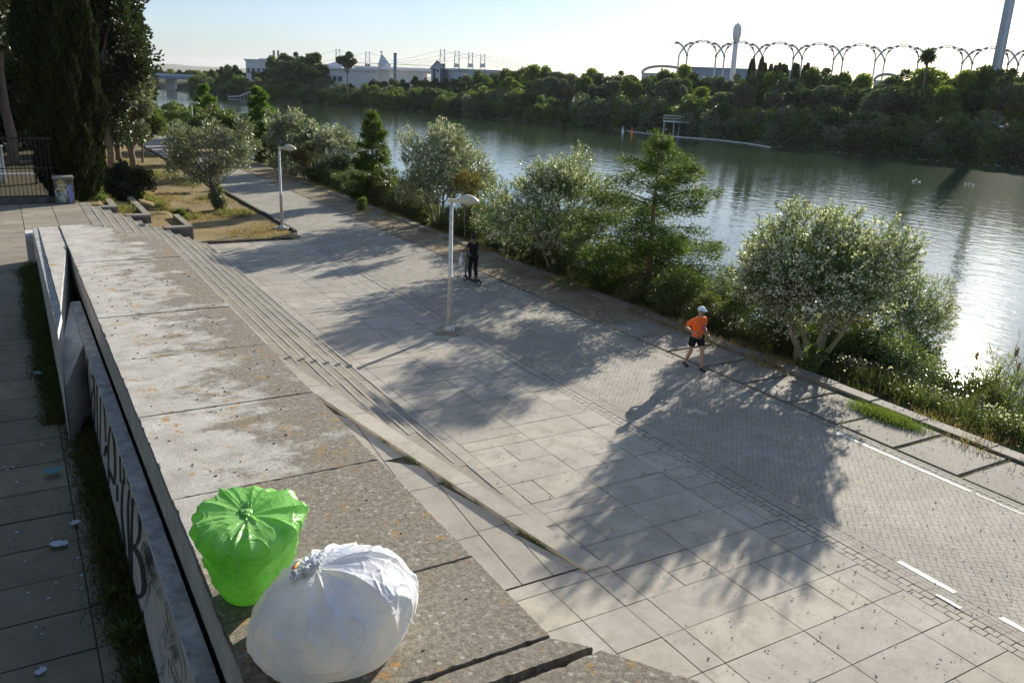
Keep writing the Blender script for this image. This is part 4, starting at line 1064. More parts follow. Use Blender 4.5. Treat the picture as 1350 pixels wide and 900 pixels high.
ole(577, 300, 166, 74, 'tall silvery oleander behind the nearer lamp post head', 34000, 15, .9, nclump=80, fsz=.055, leafL=.17, leafW=.036, lm='oleander_grey')
ole(640, 318, 222, 36, 'small thinner oleander between the two wide oleanders', 9000, 16, .3, nclump=30, fsz=.05, leafL=.16, leafW=.034, z=-.9)
conifer('swamp_cypress_tree', spot(492, 272), z_at(spot(492, 272), 148)+.25, 1.55, 24000, 'dense swamp cypress standing between two silvery oleanders', CG, seed=22, base=.8, nb=44, leafL=.16, leafW=.045)
ole(442, 248, 166, 42, 'low silvery oleander left of the dense swamp cypress', 15000, 17, .4, nclump=44, fsz=.07, leafL=.20, leafW=.05, lm='oleander_grey', z=-.6)
ole(390, 233, 148, 40, 'rounded silvery oleander behind the farther lamp post', 19000, 18, .5, nclump=50, fsz=.07, leafL=.20, leafW=.05, lm='oleander_grey')
conifer('swamp_cypress_tree', spot(345, 216), z_at(spot(345, 216), 113)+.25, 1.9, 17000, 'bright green swamp cypress with flat-tiered crown, left of the farther lamp post', CG, 'cypress_far', seed=23, base=1.4, nb=34, leafL=.24, leafW=.07)
p = at_dist(272, 175, 100); p.z = -.2; conifer('swamp_cypress_tree', p, z_at(p, 110)+.2, 1.9, 14000, 'most distant bright green swamp cypress near the bridge', CG, 'cypress_far', seed=24, base=1.2, nb=30, leafL=.3, leafW=.09)
# farther hedge of riverside trees closing the row
hd = [(240, 84, 128, 3.0, 'broad_mid'), (222, 96, 124, 3.4, 'broad_light'), (292, 92, 140, 2.6, 'oleander_grey'), (312, 84, 142, 2.2, 'broad_mid'), (255, 112, 122, 3.5, 'broad_mid'), (300, 104, 138, 2.6, 'oleander'),
      (322, 100, 140, 2.5, 'broad_dark'), (208, 120, 122, 3.6, 'broad_light'), (236, 135, 119, 4.0, 'broad_mid'), (368, 74, 165, 1.8, 'oleander'), (284, 125, 130, 3.2, 'broad_dark'), (190, 110, 128, 3.4, 'broad_light')]
nm = {'broad_mid': 'mid green bushy tree in the far end of the riverside row', 'broad_light': 'light green loose tree in the far end of the riverside row', 'oleander_grey': 'grey green tree in the far end of the riverside row', 'oleander': 'olive green tree in the far end of the riverside row', 'broad_dark': 'dark green tree in the far end of the riverside row'}
for i, (px, d, top, r, lm) in enumerate(hd):
    p = at_dist(px, 200, d); p.z = -.2; p.x = max(p.x, 16.8)
    zt = z_at(p, top+(16 if px < 300 else 8))
    broadleaf('riverside_tree', p, max(2.2, zt+.2), r, .3, 7000, nm[lm], 'trees closing the far end of the riverside row', lm, 40+i, 34, .14, .26, .11)
p = at_dist(300, 180, 88); p.z = -.2; p.x = 17.6; broadleaf('rusty_shrub', p, max(3.2, z_at(p, 145)+.2), 1.6, 1.0, 2600, 'rust brown dying tree among the far riverside trees', None, 'rust', 61, 20, .08, .24, .10)
p = spot(402, 243); broadleaf('young_tree', p, z_at(p, 188)+.2, .95, 1.3, 2300, 'thin young tree with rusty orange foliage behind the farther lamp post', 'staked young trees with rusty leaves', 'rust', 62, 22, .035, .15, .07, cmin=.3, cmax=.45)
p = spot(612, 326); broadleaf('young_tree', p, z_at(p, 222)+.2, .75, 2.0, 1900, 'staked young tree with ochre foliage right of the nearer lamp head', 'staked young trees with rusty leaves', 'rust', 63, 20, .03, .12, .055, cmin=.3, cmax=.45)

# undergrowth: individual shrubs between and behind the trunks
UG = 'shrubs filling the bank between the trees'
protos = [broadleaf('bank_shrub', (19.5, 19+i*.01, -.7), 2.0+.2*i, 1.25, .0, 6000, 'leafy shrub filling the bank between the riverside trunks', UG, lm, 70+i, 24, .04, .12, .05, cat='shrub', trunkpart='stem', cmin=.35, cmax=.5) for i, lm in enumerate(('broad_mid', 'weed', 'oleander', 'broad_mid'))]
rg = random.Random(5); first = set()
ssp = []
y = 15.5
for q_ in ((22.0, 9.0, .62), (21.2, 11.2, .6), (22.6, 12.5, .75), (21.0, 13.6, .8), (22.0, 14.6, .9), (20.4, 15.2, .75), (19.6, 16.4, .6), (23.0, 6.5, .6)): ssp.append(q_)
while y < 84:
    ssp.append((rg.uniform(20.0, 21.4), y, rg.uniform(.75, 1.15)))
    if y > 17: ssp.append((rg.uniform(18.7, 19.5), y+rg.uniform(-.5, .5), rg.uniform(.50, .85)))
    y += rg.uniform(1.1, 1.7)*(1+y/110)
for i, (x, y, s) in enumerate(ssp):
    k = rg.choice([0, 1, 1, 2, 3, 3]); pr = protos[k]
    o = pr if k not in first else copy_tree(pr); first.add(k)
    o.location = (x, y, bank_z(x, y)-.05); o.scale = (s, s, s); o.rotation_euler = (0, 0, rg.uniform(0, 6.28))
for k in range(4):
    if k not in first: protos[k].location = (21, 90+k, -1.5)
# suckers in bright green at the trunk feet
SG = 'bright green suckers at the oleander feet'
for i, (px, py, s, lab) in enumerate(((1072, 492, .75, 'bright green sucker shoots at the foot of the largest oleander'), (758, 372, .6, 'bright green leafy sucker below the wide oleander'), (560, 300, .7, 'bright green leafy sucker below the tall silvery oleander'),
       (862, 405, .8, 'upright leafy sucker in front of the tallest swamp cypress trunk'), (478, 282, .7, 'small green sucker beside the dense swamp cypress'), (1045, 470, .7, 'grey flowering sucker left of the largest oleander trunk'))):
    broadleaf('sucker_plant', spot(px, py, -.12), 1.25*s, .38*s, 0, 1500, lab, SG, 'broad_light' if i != 5 else 'weed', 90+i, 12, .015, .11, .035, cat='plant', trunkpart='stem', cmin=.4, cmax=.6)

# reeds
def reed_clump(p, n, h, spread, label, plumes=6, seed=1):
    rng = np.random.default_rng(seed); random.seed(seed); t = empty('reed_clump', p); tag(t, label, 'reeds', 'reed clumps at the water edge')
    b = MB(); Ps = []; Ds = []; Ls = []; pl = MB()
    for i in range(n):
        a = rng.uniform(0, 6.28); r = spread*sqrt(rng.random()); hh = h*rng.uniform(.6, 1.1); lx, ly = rng.normal(size=2)*.16+np.array((.10, -.04))
        base = Vector((cos(a)*r, sin(a)*r, -.1)); pts = [base+Vector((lx*hh*u*u, ly*hh*u*u, hh*u)) for u in (0, .35, .7, 1)]
        b.tube(pts, [.009, .008, .006, .003], 4, False)
        for k in range(9):
            u = rng.uniform(.25, 1); q = base+Vector((lx*hh*u*u, ly*hh*u*u, hh*u)); Ps.append(q); d = rng.normal(size=3); d[2] = abs(d[2])*.6+.7; Ds.append(d); Ls.append(rng.uniform(.25, .55))
        if i < plumes:
            q = pts[-1]; pl.tube([q, q+Vector((.03, .02, .10)), q+Vector((.08, .04, .20)), q+Vector((.14, .05, .24))], [.012, .045, .035, .004], 6)
    b.build('stem', M['straw'], t); link('blade', quads_mesh('blade', leaf_quads(np.array([tuple(x) for x in Ps]), np.array(Ds), np.array(Ls), .028, rng)), M['reed'], t)
    if plumes: pl.build('plume', M['plume'], t, smooth=True)
    return t
for i, (px, py, n, h, sp_, lab) in enumerate(((1290, 545, 150, 2.3, .75, 'tall leafy reed clump at the water edge, right of the largest oleander'), (1338, 560, 40, 3.0, .6, 'thin bare reeds with brown plumes at the right edge of the view'),
      (1345, 590, 60, 1.6, .7, 'short reeds on the bank at the far right'), (962, 420, 110, 3.3, .9, 'reed clump between the tallest swamp cypress and the largest oleander'), (1235, 520, 40, 1.6, .7, 'sparse reeds over the glittering water'),
      (640, 300, 60, 2.2, .8, 'reeds behind the small thin oleander'), (925, 400, 60, 2.6, .8, 'reeds in the shade right of the tallest swamp cypress'))):
    p = spot(px, py, -1.3); p.z = bank_z(p.x, p.y)-.03; reed_clump(p, n, h, sp_, lab, (6, 12, 2, 5, 3, 0, 1)[i], 200+i)

# weeds and grass (uncountable)
def scatter(n, xr, yr, zf, dens=None, rng=RNG, ypow=1.0):
    out = []
    while len(out) < n:
        m = n*2; x = rng.uniform(*xr, m); y = yr[0]+(yr[1]-yr[0])*rng.random(m)**ypow
        for a, c in zip(x, y):
            if dens is None or rng.random() < dens(a, c): out.append((a, c, zf(a, c)))
            if len(out) >= n: break
    return np.array(out)
def patch(x, y, s=.5, seed=0., lo=-.05, hi=.25): 
    v = noise.noise(Vector((x*s+seed, y*s, seed))); return max(0, min(1, (v-lo)/(hi-lo)))
P = scatter(70000, (XK-.15, 23.5), (5, 60), lambda x, y: bank_z(x, y)-.03, lambda x, y: .25+.75*patch(x, y, .9, 3), ypow=1.9)
hgt = RNG.uniform(.2, .85, len(P))*np.clip((P[:, 0]-XK+.2)*.9, .18, 1.0)
tag(link('bank_weeds', quads_mesh('bank_weeds', blades(P, hgt, .022, .5)), M['weed']), 'tangled green weeds covering the riverbank slope', 'weeds', kind='stuff')
Q = P[RNG.random(len(P)) < .45].copy(); k = len(Q); Q[:, 2] += RNG.uniform(.05, .40, k)*np.clip((Q[:, 0]-XK+.2), .2, 1)
tag(link('bank_leaves', quads_mesh('bank_leaves', leaf_quads(Q, RNG.normal(size=(k, 3))+np.array((0, 0, .5)), RNG.uniform(.05, .13, k), .035)), M['broad_mid']), 'small leafy herbs among the bank weeds', 'weeds', kind='stuff')
P = scatter(2600, (XK+.3, 22.5), (5, 20), lambda x, y: bank_z(x, y)+.35+.35*RNG.random(), lambda x, y: patch(x, y, 1.2, 8, -.15, .2), ypow=1.2)
tag(link('daisies', quads_mesh('daisies', leaf_quads(P-np.array((.025, 0, 0)), RNG.normal(size=(len(P), 3))*.5+np.array((1, 0, 0)), .055, .055)), M['flower']), 'small white wild flowers scattered over the bank weeds', 'flowers', kind='stuff')
P = scatter(26000, (XV-.35, XK+.6), (4, 60), lambda x, y: (-.05 if x < XK else bank_z(x, y)-.02), lambda x, y: patch(x, y, .7, 5, -.15, .25)*(1 if x > XV else .35)*(.35 if y < 14 else 1), ypow=1.5)
tag(link('dry_grass', quads_mesh('dry_grass', blades(P, RNG.uniform(.06, .30, len(P)), .016, .6)), M['straw']), 'dry straw coloured grass along the bank edge', 'grass', kind='stuff')
# grass in verge joints, lush tuft, kerb line
P = []
y = -3.2
while y < 20:
    for i in range(110): P.append((RNG.uniform(XB+.16, XV-.05), y-.03+RNG.normal()*.022, -.03))
    y += 1.47
for i in range(3600): P.append((XB+.13+RNG.normal()*.02, RNG.uniform(-3, 60), -.03))
for i in range(5200): 
    yy = RNG.uniform(2, 13); P.append((XV+.0+abs(RNG.normal())*.09, yy, -.03))
P = np.array(P); tag(link('joint_grass', quads_mesh('joint_grass', blades(P, RNG.uniform(.02, .07, len(P)), .010, .8)), M['weed']), 'short grass growing in the joints of the verge slabs', 'grass', kind='stuff')
c = at(1168, 550, 0); n = 5200
P = np.stack([c.x+RNG.normal(size=n)*.16, c.y+RNG.normal(size=n)*.42, np.full(n, -.04)], 1)
c2 = at(1150, 545, 0)
tag(link('grass_tuft', quads_mesh('grass_tuft', blades(P, RNG.uniform(.10, .22, n), .010, .45)), M['fresh_grass']), 'lush bright green grass tuft on the verge slabs below the largest oleander', 'grass', kind='stuff')
P = []
for s in range(6200):
    yy = RNG.uniform(9.3, 15.3); xx = X0-TRD*(ramp_z(yy)/RISE)
    P.append((xx+RNG.normal()*.03-.02, yy, ramp_z(yy)-.05))
P = np.array(P); k = np.array([patch(x, y, 1.6, 2, -.05, .3) for x, y in P[:, :2]]); P = P[RNG.random(len(P)) < k*.5]
tag(link('step_weeds', quads_mesh('step_weeds', blades(P, RNG.uniform(.03, .13, len(P)), .012, .8)), M['fresh_grass']), 'small weeds in the cracks between ramp and stone steps', 'weeds', kind='stuff')
# dead leaves and grit on the paving
P = scatter(3600, (7, 17.4), (3, 36), lambda x, y: .014, lambda x, y: .25 if x < 15.2 else 1, ypow=1.4); D = RNG.normal(size=P.shape); D[:, 2] = np.abs(D[:, 2])*.15
tag(link('leaf_litter', quads_mesh('leaf_litter', leaf_quads(P, D, RNG.uniform(.02, .06, len(P)), .02)), M['litter']), 'scattered dead leaves and grit on the paving', 'litter', kind='stuff')

# weeds at the shaded wall foot and along the terrace
P = []; L = []
for i in range(34000):
    yy = 3+22*RNG.random(); w = .16+.16*patch(0, yy, .5, 4, -.2, .3); xf = .80 if yy < 16 else .39; dd_ = abs(RNG.normal())*w
    P.append((xf-dd_, yy, lz(yy)-.01)); L.append(RNG.uniform(.06, .40)*max(.12, 1-dd_*1.6))
tag(link('wall_foot_grass', quads_mesh('wall_foot_grass', blades(np.array(P), np.array(L), .014, .6)), M['weed']), 'long dull grass along the shaded foot of the graffiti wall', 'grass', kind='stuff')
rgp = random.Random(3)
WP = 'leafy weeds at the wall foot'
for i, (px, py, s, lab) in enumerate(((170, 840, .75, 'nearest leafy weed at the foot of the graffiti wall'), (188, 885, .65, 'leafy weed cut by the bottom edge of the view'), (150, 790, .5, 'small leafy weed behind the nearest one'), (118, 560, .5, 'distant leafy weed by the painted letters'))):
    p = at(px, py, .55); t = empty('wall_weed', (p.x, p.y, lz(p.y))); tag(t, lab, 'plant', WP); n = 150; rng = np.random.default_rng(300+i)
    a = rng.uniform(0, 6.28, n); rr = rng.random(n)*.22*s; PP = np.stack([np.cos(a)*rr, np.sin(a)*rr, rng.uniform(.02, .30*s, n)], 1)
    DD = np.stack([np.cos(a), np.sin(a), rng.uniform(.4, 1.4, n)], 1)
    link('leaves', quads_mesh('leaves', leaf_quads(PP, DD, rng.uniform(.12, .24, n)*s, .045*s, rng)), M['broad_mid'], t)

# litter in the shade
def scrap(px, py, s, mat, name, label, seed, cat='litter'):
    p = at(px, py, ZT); p = at(px, py, lz(p.y)); p = at(px, py, lz(p.y)+.01); s *= 1.15; rg = random.Random(seed); V = []; n = 9
    for i in range(n):
        for j in range(n):
            u, v = i/(n-1)-.5, j/(n-1)-.5; w = 1-.5*abs(v)
            V.append((u*s*w*1.2+.08*s*noise.noise(Vector((v*3, seed, 0))), v*s*.75+.1*s*noise.noise(Vector((u*3, 0, seed))), .02+.22*s*abs(noise.noise(Vector((u*3+seed, v*3, 2))))))
    b = MB(); b.add(V, [(i*n+j, (i+1)*n+j, (i+1)*n+j+1, i*n+j+1) for i in range(n-1) for j in range(n-1)]); tag(b.build(name, mat, None, p, rg.uniform(0, 3), True), label, cat)
M['teal'] = mat_plain('pale_blue_mask_fabric', (.16, .36, .40), .8, .2, .1, 8)
M['tissue'] = mat_plain('white_tissue', (.62, .66, .80), .8, .2, .08, 8)
scrap(70, 622, .20, M['teal'], 'face_mask', 'crumpled teal blue face mask on the shaded terrace', 1, 'mask')
scrap(78, 718, .18, M['tissue'], 'paper_tissue', 'crumpled white tissue on the shaded terrace, the brightest scrap', 2)
scrap(99, 690, .11, M['tissue'], 'paper_scrap', 'small torn paper scrap beyond the white tissue, near the grass', 3)
scrap(54, 886, .10, M['tissue'], 'paper_scrap', 'small paper scrap at the bottom left corner', 4)
scrap(50, 493, .14, M['teal'], 'paper_scrap', 'pale flat scrap halfway along the shaded grass', 5)
b = MB()
for i in range(34):
    x, y = rgp.uniform(-.6, .25), rgp.uniform(7.2, 16); r = rgp.uniform(.008, .022); b.obox((x, y, lz(y)+.012), (1, rgp.random(), 0), (-rgp.random(), 1, .2), (0, 0, 1), r*1.0, r*.6, .003)
tag(b.build('cigarette_ends', M['tissue']), 'tiny pale crumbs and cigarette ends on the shaded paving', 'litter', kind='stuff')
b = MB()
for i in range(160):
    x, y = rgp.uniform(XL+.1, XR-.1), rgp.uniform(4.7, 20); r = rgp.uniform(.006, .016); b.ball((x, y, ZW+.006), r, 6, 4, (1.3, 1, .6))
tag(b.build('wall_top_grit', M['block']), 'dark grit and pebbles on the wall top', 'grit', kind='stuff')

# ================================================================== THE BED AND PARK ON THE LEFT
p = at(288, 277, .12); ot = empty('olive_tree', p); tag(ot, 'spreading silvery olive tree with a bushy foot in the dirt bed', 'tree')
rng = np.random.default_rng(31); random.seed(31); zt = z_at(p, 152)-.12; b = MB()
tr = [(0, 0, -.2), (-.12, .03, .5), (-.22, .05, 1.1), (-.30, .1, 1.7)]; b.tube(tr, [.10, .085, .075, .065], 9)
cs, rs = crown_clumps(-.1, .2, 1.35+(zt-1.35)/2, 3.0, 2.6, (zt-1.35)/2, 56, .34, .60, rng, .3, -.9)
for k in rng.choice(56, 24, replace=False): b.tube(limb_path(tr[2+(k % 2)], cs[k], 6, .1), [.05, .04, .032, .025, .018, .012, .005], 6, False)
b.build('trunk', M['bark'], ot, smooth=True)
P, D, i = clump_leaves(cs, rs, 12500, 0, 0, .8, .2, None, rng, .6); link('crown', quads_mesh('crown', leaf_quads(P, D, rng.uniform(.7, 1.3, len(P))*.17, .055, rng)), M['olive'], ot)
cs = np.array([(.05, 0, .4), (-.1, .1, .75), (0, -.1, 1.0), (.12, .05, .3)]); P, D, i = clump_leaves(cs, [.34, .36, .32, .36], 2400, 0, 0, .8, .3, None, rng, .5)
link('foot_shoots', quads_mesh('foot_shoots', leaf_quads(P, D, .15, .05, rng)), M['olive'], ot)
p = at(245, 244, .12); broadleaf('young_tree', p, z_at(p, 190)-.1, .85, 1.0, 2600, 'small young tree in the dirt bed, left of the olive tree', 'young trees in the dirt bed', 'broad_mid', 32, 18, .05, .17, .07, cmin=.35, cmax=.5)
p = at(188, 214, .12); p2 = p; broadleaf('young_tree', p, z_at(p, 134)-.1, 1.9, 1.3, 9000, 'bushy light green young tree behind the hedge in the dirt bed', 'young trees in the dirt bed', 'broad_mid', 33, 34, .11, .22, .10, cmin=.3, cmax=.45)
p = at_dist(218, 190, 82); p.z = .1; p.x = 8.5; broadleaf('young_tree', p, z_at(p, 142)-.1, 2.0, 1.2, 8000, 'light green young tree where the path disappears', 'young trees in the dirt bed', 'broad_light', 34, 30, .10, .24, .10)
p = at(235, 282, .12)
# weeds in the bed
BG = []
for (px, py, n, r) in ((235, 285, 3600, 1.0), (195, 262, 3200, 1.1), (205, 232, 2200, 1.6), (310, 283, 1600, .9), (245, 243, 1100, .8), (395, 302, 700, .35), (165, 278, 1800, .6), (130, 262, 1200, .5), (270, 262, 500, .5)):
    c = at(px, py, bed_z(*at(px, py, .3)[:2])); c = at(px, py, bed_z(c.x, c.y)); a = RNG.uniform(0, 6.28, n); q = RNG.random(n)**.6*r
    for xx, yy in zip(c.x+np.cos(a)*q, c.y+np.sin(a)*q*1.5):
        if 2.4 < xx < 11.1 and yy > 37.5 and RNG.random() < .25+patch(xx, yy, 1.2, 7): BG.append((xx, yy, bed_z(xx, yy)-.02))
BG = np.array(BG); tag(link('bed_weeds', quads_mesh('bed_weeds', blades(BG, RNG.uniform(.10, .40, len(BG)), .028, .7)), M['bedweed']), 'pale green and yellow weeds growing in patches on the dirt bed', 'weeds', kind='stuff')
P = scatter(15000, (3.8, 11), (37.6, 85), lambda x, y: bed_z(x, y)-.01, lambda x, y: patch(x, y, .35, 12, -.05, .4)); tag(link('bed_straw', quads_mesh('bed_straw', blades(P, RNG.uniform(.05, .2, len(P)), .025, .8)), M['straw']), 'dry straw scattered over the dirt bed', 'grass', kind='stuff')
b = MB(); c = at(228, 256, .14)
for i in range(9): b.obox((c.x-.9+.22*i, c.y, .14+.03*(i % 2)), (1, .1*(i % 3-1), 0), (0, 1, 0), (0, 0, 1), .10, .08, .07)
tag(b.build('stone_edging', M['block'], bevel=.02), 'short row of dark stones around a planting hole in the dirt bed', 'stones')
p = at(120, 262, 1.9); 
for i, (px, py, s, lab) in enumerate(((126, 262, .55, 'pale green weed bush beside the graffiti pillar'), (108, 262, .42, 'smaller weed bush right against the graffiti pillar'), (237, 290, .42, 'small green seedling in the dirt bed'))):
    p = at(px, py, 1.85 if i < 2 else .15); broadleaf('weed_bush', p, 1.2*s, .85*s, -.1, 1700, lab, 'weed bushes by the bed', 'broad_light', 35+i, 10, .02, .14, .05, cat='shrub', trunkpart='stem', cmin=.4, cmax=.6)
hp = at(162, 262, 1.2); hg = broadleaf('clipped_shrub', hp, z_at(hp, 214)-1.2, 1.30, -.3, 12000, 'dark rounded shrub between the column cypress and the dirt bed', None, 'broad_dark', 38, 40, .07, .13, .07, cat='shrub', trunkpart='stem', cmin=.3, cmax=.42)

# fence with pillar, seat, gate post
fy = 37.35
ft = empty('iron_fence', (-3.5, fy, ZT)); tag(ft, 'tall black iron railing closing the far end of the terrace', 'fence')
b = MB(); b.box(-12, -.02, .22, 5.10, .02, .27); b.box(-12, -.02, 1.28, 5.10, .02, 1.32); b.box(-12, -.02, 2.38, 5.10, .02, 2.43); b.build('rail', M['iron'], ft)
b = MB(); x = -12
while x < 5.1: b.tube([(x, 0, .22), (x, 0, 2.5)], .013, 6); x += .145
b.build('bars', M['iron'], ft)
for x in (-9, -6, -3, 0, 3.0): b = MB(); b.box(x-.04, -.04, 0, x+.04, .04, 2.55); b.build('post', M['iron'], ft)
b = MB(); b.box(-12, -.12, -.05, 5.1, .12, .20); b.build('plinth', M['block'], ft)
pl = empty('graffiti_pillar', at(87, 269, ZT)); tag(pl, 'low square stone pillar sprayed with colourful graffiti at the end of the railing', 'pillar')
hpz = z_at(pl.location, 233)-ZT
b = MB(); b.box(-.32, 0, -.05, .32, .6, hpz-.10); b.build('shaft', M['block'], pl, bevel=.015)
b = MB(); b.box(-.36, -.04, hpz-.098, .36, .64, hpz); b.build('cap', M['aggregate'], pl, bevel=.012)
rs = random.getstate(); random.seed(9)
def blob(b, x, z, rx, rz_, y, n=12, ph=0): b.add([(x+cos(2*pi*i/n)*rx*(1+.25*sin(3*i+ph)), y, z+sin(2*pi*i/n)*rz_*(1+.2*cos(2*i+ph))) for i in range(n)], [tuple(range(n))])
def squig(b, pts, w, y):
    V = []
    for i, (x, z) in enumerate(pts):
        x0, z0 = pts[max(0, i-1)]; x1, z1 = pts[min(len(pts)-1, i+1)]; dx, dz = x1-x0, z1-z0; L = hypot(dx, dz) or 1; V += [(x-dz/L*w, y, z+dx/L*w), (x+dz/L*w, y, z-dx/L*w)]
    b.add(V, [(2*i, 2*i+1, 2*i+3, 2*i+2) for i in range(len(pts)-1)])
b = MB(); blob(b, -.10, hpz*.68, .15, .26, -.004); b.build('ochre_patch', M['graf_yel'], pl)
b = MB(); blob(b, -.12, hpz*.22, .17, .18, -.005, ph=2); b.build('green_patch', M['graf_green'], pl)
b = MB(); blob(b, .20, hpz*.38, .09, .36, -.006, ph=1); b.build('blue_patch', M['graf_blue'], pl)
b = MB(); blob(b, .04, hpz*.42, .05, .09, -.007, ph=1); b.build('red_patch', M['graf_red'], pl)
b = MB()
for i in range(9):
    cx, cz, r = random.uniform(-.2, .22), random.uniform(.12, hpz-.25), random.uniform(.05, .12); a0 = random.uniform(0, 6)
    squig(b, [(max(-.3, min(.3, cx+cos(a0+t*.55)*r)), cz+sin(a0+t*.55)*r*1.3) for t in range(8)], .013, -.009-.0006*i)
b.build('white_scrawl', M['graf_white'], pl); random.setstate(rs)
bt = empty('park_bench', at(22, 246, ZT)+Vector((0, .9, 0))); tag(bt, 'slatted bench with pale seat top standing behind the iron railing', 'bench')
b = MB()
for i in range(4): b.box(-1.3, -.20+.11*i, .42, .95, -.12+.11*i, .455)
b.build('seat', M['metal'], bt)
for x in (-1.1, .8):
    b = MB(); b.box(x-.03, -.2, -.02, x+.03, .2, .418); b.build('leg', M['iron'], bt)
wp = at(2, 226, ZT)+Vector((0, 0, 0)); t = empty('gate_post', at_dist(3, 226, 44)); t.location.z = ZT; tag(t, 'white post behind the railing at the left edge of the view', 'post')
b = MB(); b.box(-.10, -.1, 0, .10, .1, 1.55); b.build('shaft', M['pole'], t, bevel=.01); b = MB(); b.box(-.14, -.14, 1.552, .14, .14, 1.62); b.build('cap', M['pole'], t, bevel=.01)
# park path and steps beyond the fence
b = MB(); b.add([(-1.5, 38, 1.995), (1.9, 38, 1.995), (2.0, 75, 1.995), (.2, 75, 1.995)], [(0,1,2,3)]); tag(b.build('park_path', M['park']), kind='structure')

# column cypress
def column(px, py, D_, r, h, label, seed, leaves=60000, lean=0):
    p = at_dist(px, py, D_); p.z = 1.9; t = empty('column_cypress', p); tag(t, label, 'tree', 'column cypresses'); rng = np.random.default_rng(seed)
    b = MB(); b.tube([(0, 0, -.2), (0, 0, h*.5), (0, 0, h*.95)], [.24, .16, .03], 10); b.build('trunk', M['bark'], t, smooth=True)
    n = leaves; z = h*(rng.random(n)**.9); u = z/h; R_ = r*np.minimum(1, (.60+u*3.2))*np.where(u > .55, np.sqrt(np.clip(1-((u-.55)/.45)**2, 0.003, 1)), 1)
    a = rng.uniform(0, 6.28, n); lob = 1+.10*np.sin(a*5+z*.7)+.09*np.sin(a*9-z*1.7+2)+.06*np.sin(a*17+z*3)+.07*np.sin(z*2.3+a*2)
    q = R_*lob*(1-.30*rng.random(n)**2.5); P = np.stack([np.cos(a)*q, np.sin(a)*q, z+.05], 1)
    D = np.stack([np.cos(a)*.45, np.sin(a)*.45, np.full(n, 1.2)], 1)+rng.normal(size=(n, 3))*.30
    link('crown', quads_mesh('crown', leaf_quads(P, D, rng.uniform(.15, .34, n), .060, rng)), M['dark_cypress'], t)
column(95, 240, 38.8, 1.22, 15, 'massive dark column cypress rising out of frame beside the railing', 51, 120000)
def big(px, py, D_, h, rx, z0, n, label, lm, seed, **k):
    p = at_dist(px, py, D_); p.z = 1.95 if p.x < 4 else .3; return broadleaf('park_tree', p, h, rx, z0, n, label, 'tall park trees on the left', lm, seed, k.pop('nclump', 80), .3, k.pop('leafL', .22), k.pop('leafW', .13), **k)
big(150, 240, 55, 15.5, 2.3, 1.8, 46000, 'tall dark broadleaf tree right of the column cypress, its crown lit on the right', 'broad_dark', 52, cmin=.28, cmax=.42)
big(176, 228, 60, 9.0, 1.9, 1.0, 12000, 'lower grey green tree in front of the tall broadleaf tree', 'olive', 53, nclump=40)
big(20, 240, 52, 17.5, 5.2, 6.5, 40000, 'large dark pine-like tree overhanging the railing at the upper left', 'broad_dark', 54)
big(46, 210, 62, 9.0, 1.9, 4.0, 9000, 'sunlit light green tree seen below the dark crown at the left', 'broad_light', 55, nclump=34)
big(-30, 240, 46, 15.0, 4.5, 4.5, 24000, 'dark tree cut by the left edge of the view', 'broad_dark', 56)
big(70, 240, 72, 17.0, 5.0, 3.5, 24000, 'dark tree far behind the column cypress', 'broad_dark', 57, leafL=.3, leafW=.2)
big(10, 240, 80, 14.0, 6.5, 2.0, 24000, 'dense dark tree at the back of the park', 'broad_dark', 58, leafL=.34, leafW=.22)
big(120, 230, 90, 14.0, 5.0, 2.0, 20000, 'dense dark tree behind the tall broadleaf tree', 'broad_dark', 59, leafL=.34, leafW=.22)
big(158, 232, 74, 14.0, 3.0, 2.0, 20000, 'mostly hidden dark tree added behind the tall broadleaf tree to shade the park', 'broad_dark', 64, leafL=.3, leafW=.2)  # added for the shadow it throws on the park ground
for i, (x_, y_, h_, r_) in enumerate(((-1.5, 62, 6.5, 3.2), (2.2, 66, 7, 3.0), (-6, 58, 6.5, 3.5), (3.6, 72, 8, 2.6))):  # dark backdrop; the last tree was added to shade the park
    broadleaf('park_tree', (x_, y_, 1.9 if x_ < 4 else .2), h_, r_, .1, 9000, 'low dense dark tree closing the view behind the railing', 'dense trees behind the railing', 'broad_dark', 660+i, 40, .14, .30, .2, cmin=.35, cmax=.5)
big(138, 236, 66, 15.0, 3.6, 2.0, 18000, 'dark tree added between column cypress and broadleaf tree to shade the park', 'broad_dark', 65, leafL=.3, leafW=.2)  # put in, like the hidden one, to shade the ground behind the railing
for i, (x_, y_) in enumerate(((-5.4, 2), (-5.6, 9), (-5.8, 16), (-7.5, 24), (-2.5, -5), (-13, 6), (-13, 15), (-14, 24), (-6.5, -6), (2.5, -9), (9, -12))):  # unseen trees added out of frame to keep sky light off the terrace
    t = broadleaf('park_tree', (x_, y_, lz(y_)-.1 if x_ < 2 else 0), 12, 4.2, 3.4, 11000, 'unseen leafy tree added outside the left edge to shade the terrace', 'unseen trees added to shade the terrace', 'broad_dark', 600+i, 50, .3, .42, .30, cmin=.28, cmax=.42)
# trees off to the left that shade the park (they stand right of nothing else and are partly in view)
big(-160, 240, 50, 14, 5, 3, 16000, 'dark park tree left of the view', 'broad_dark', 60)
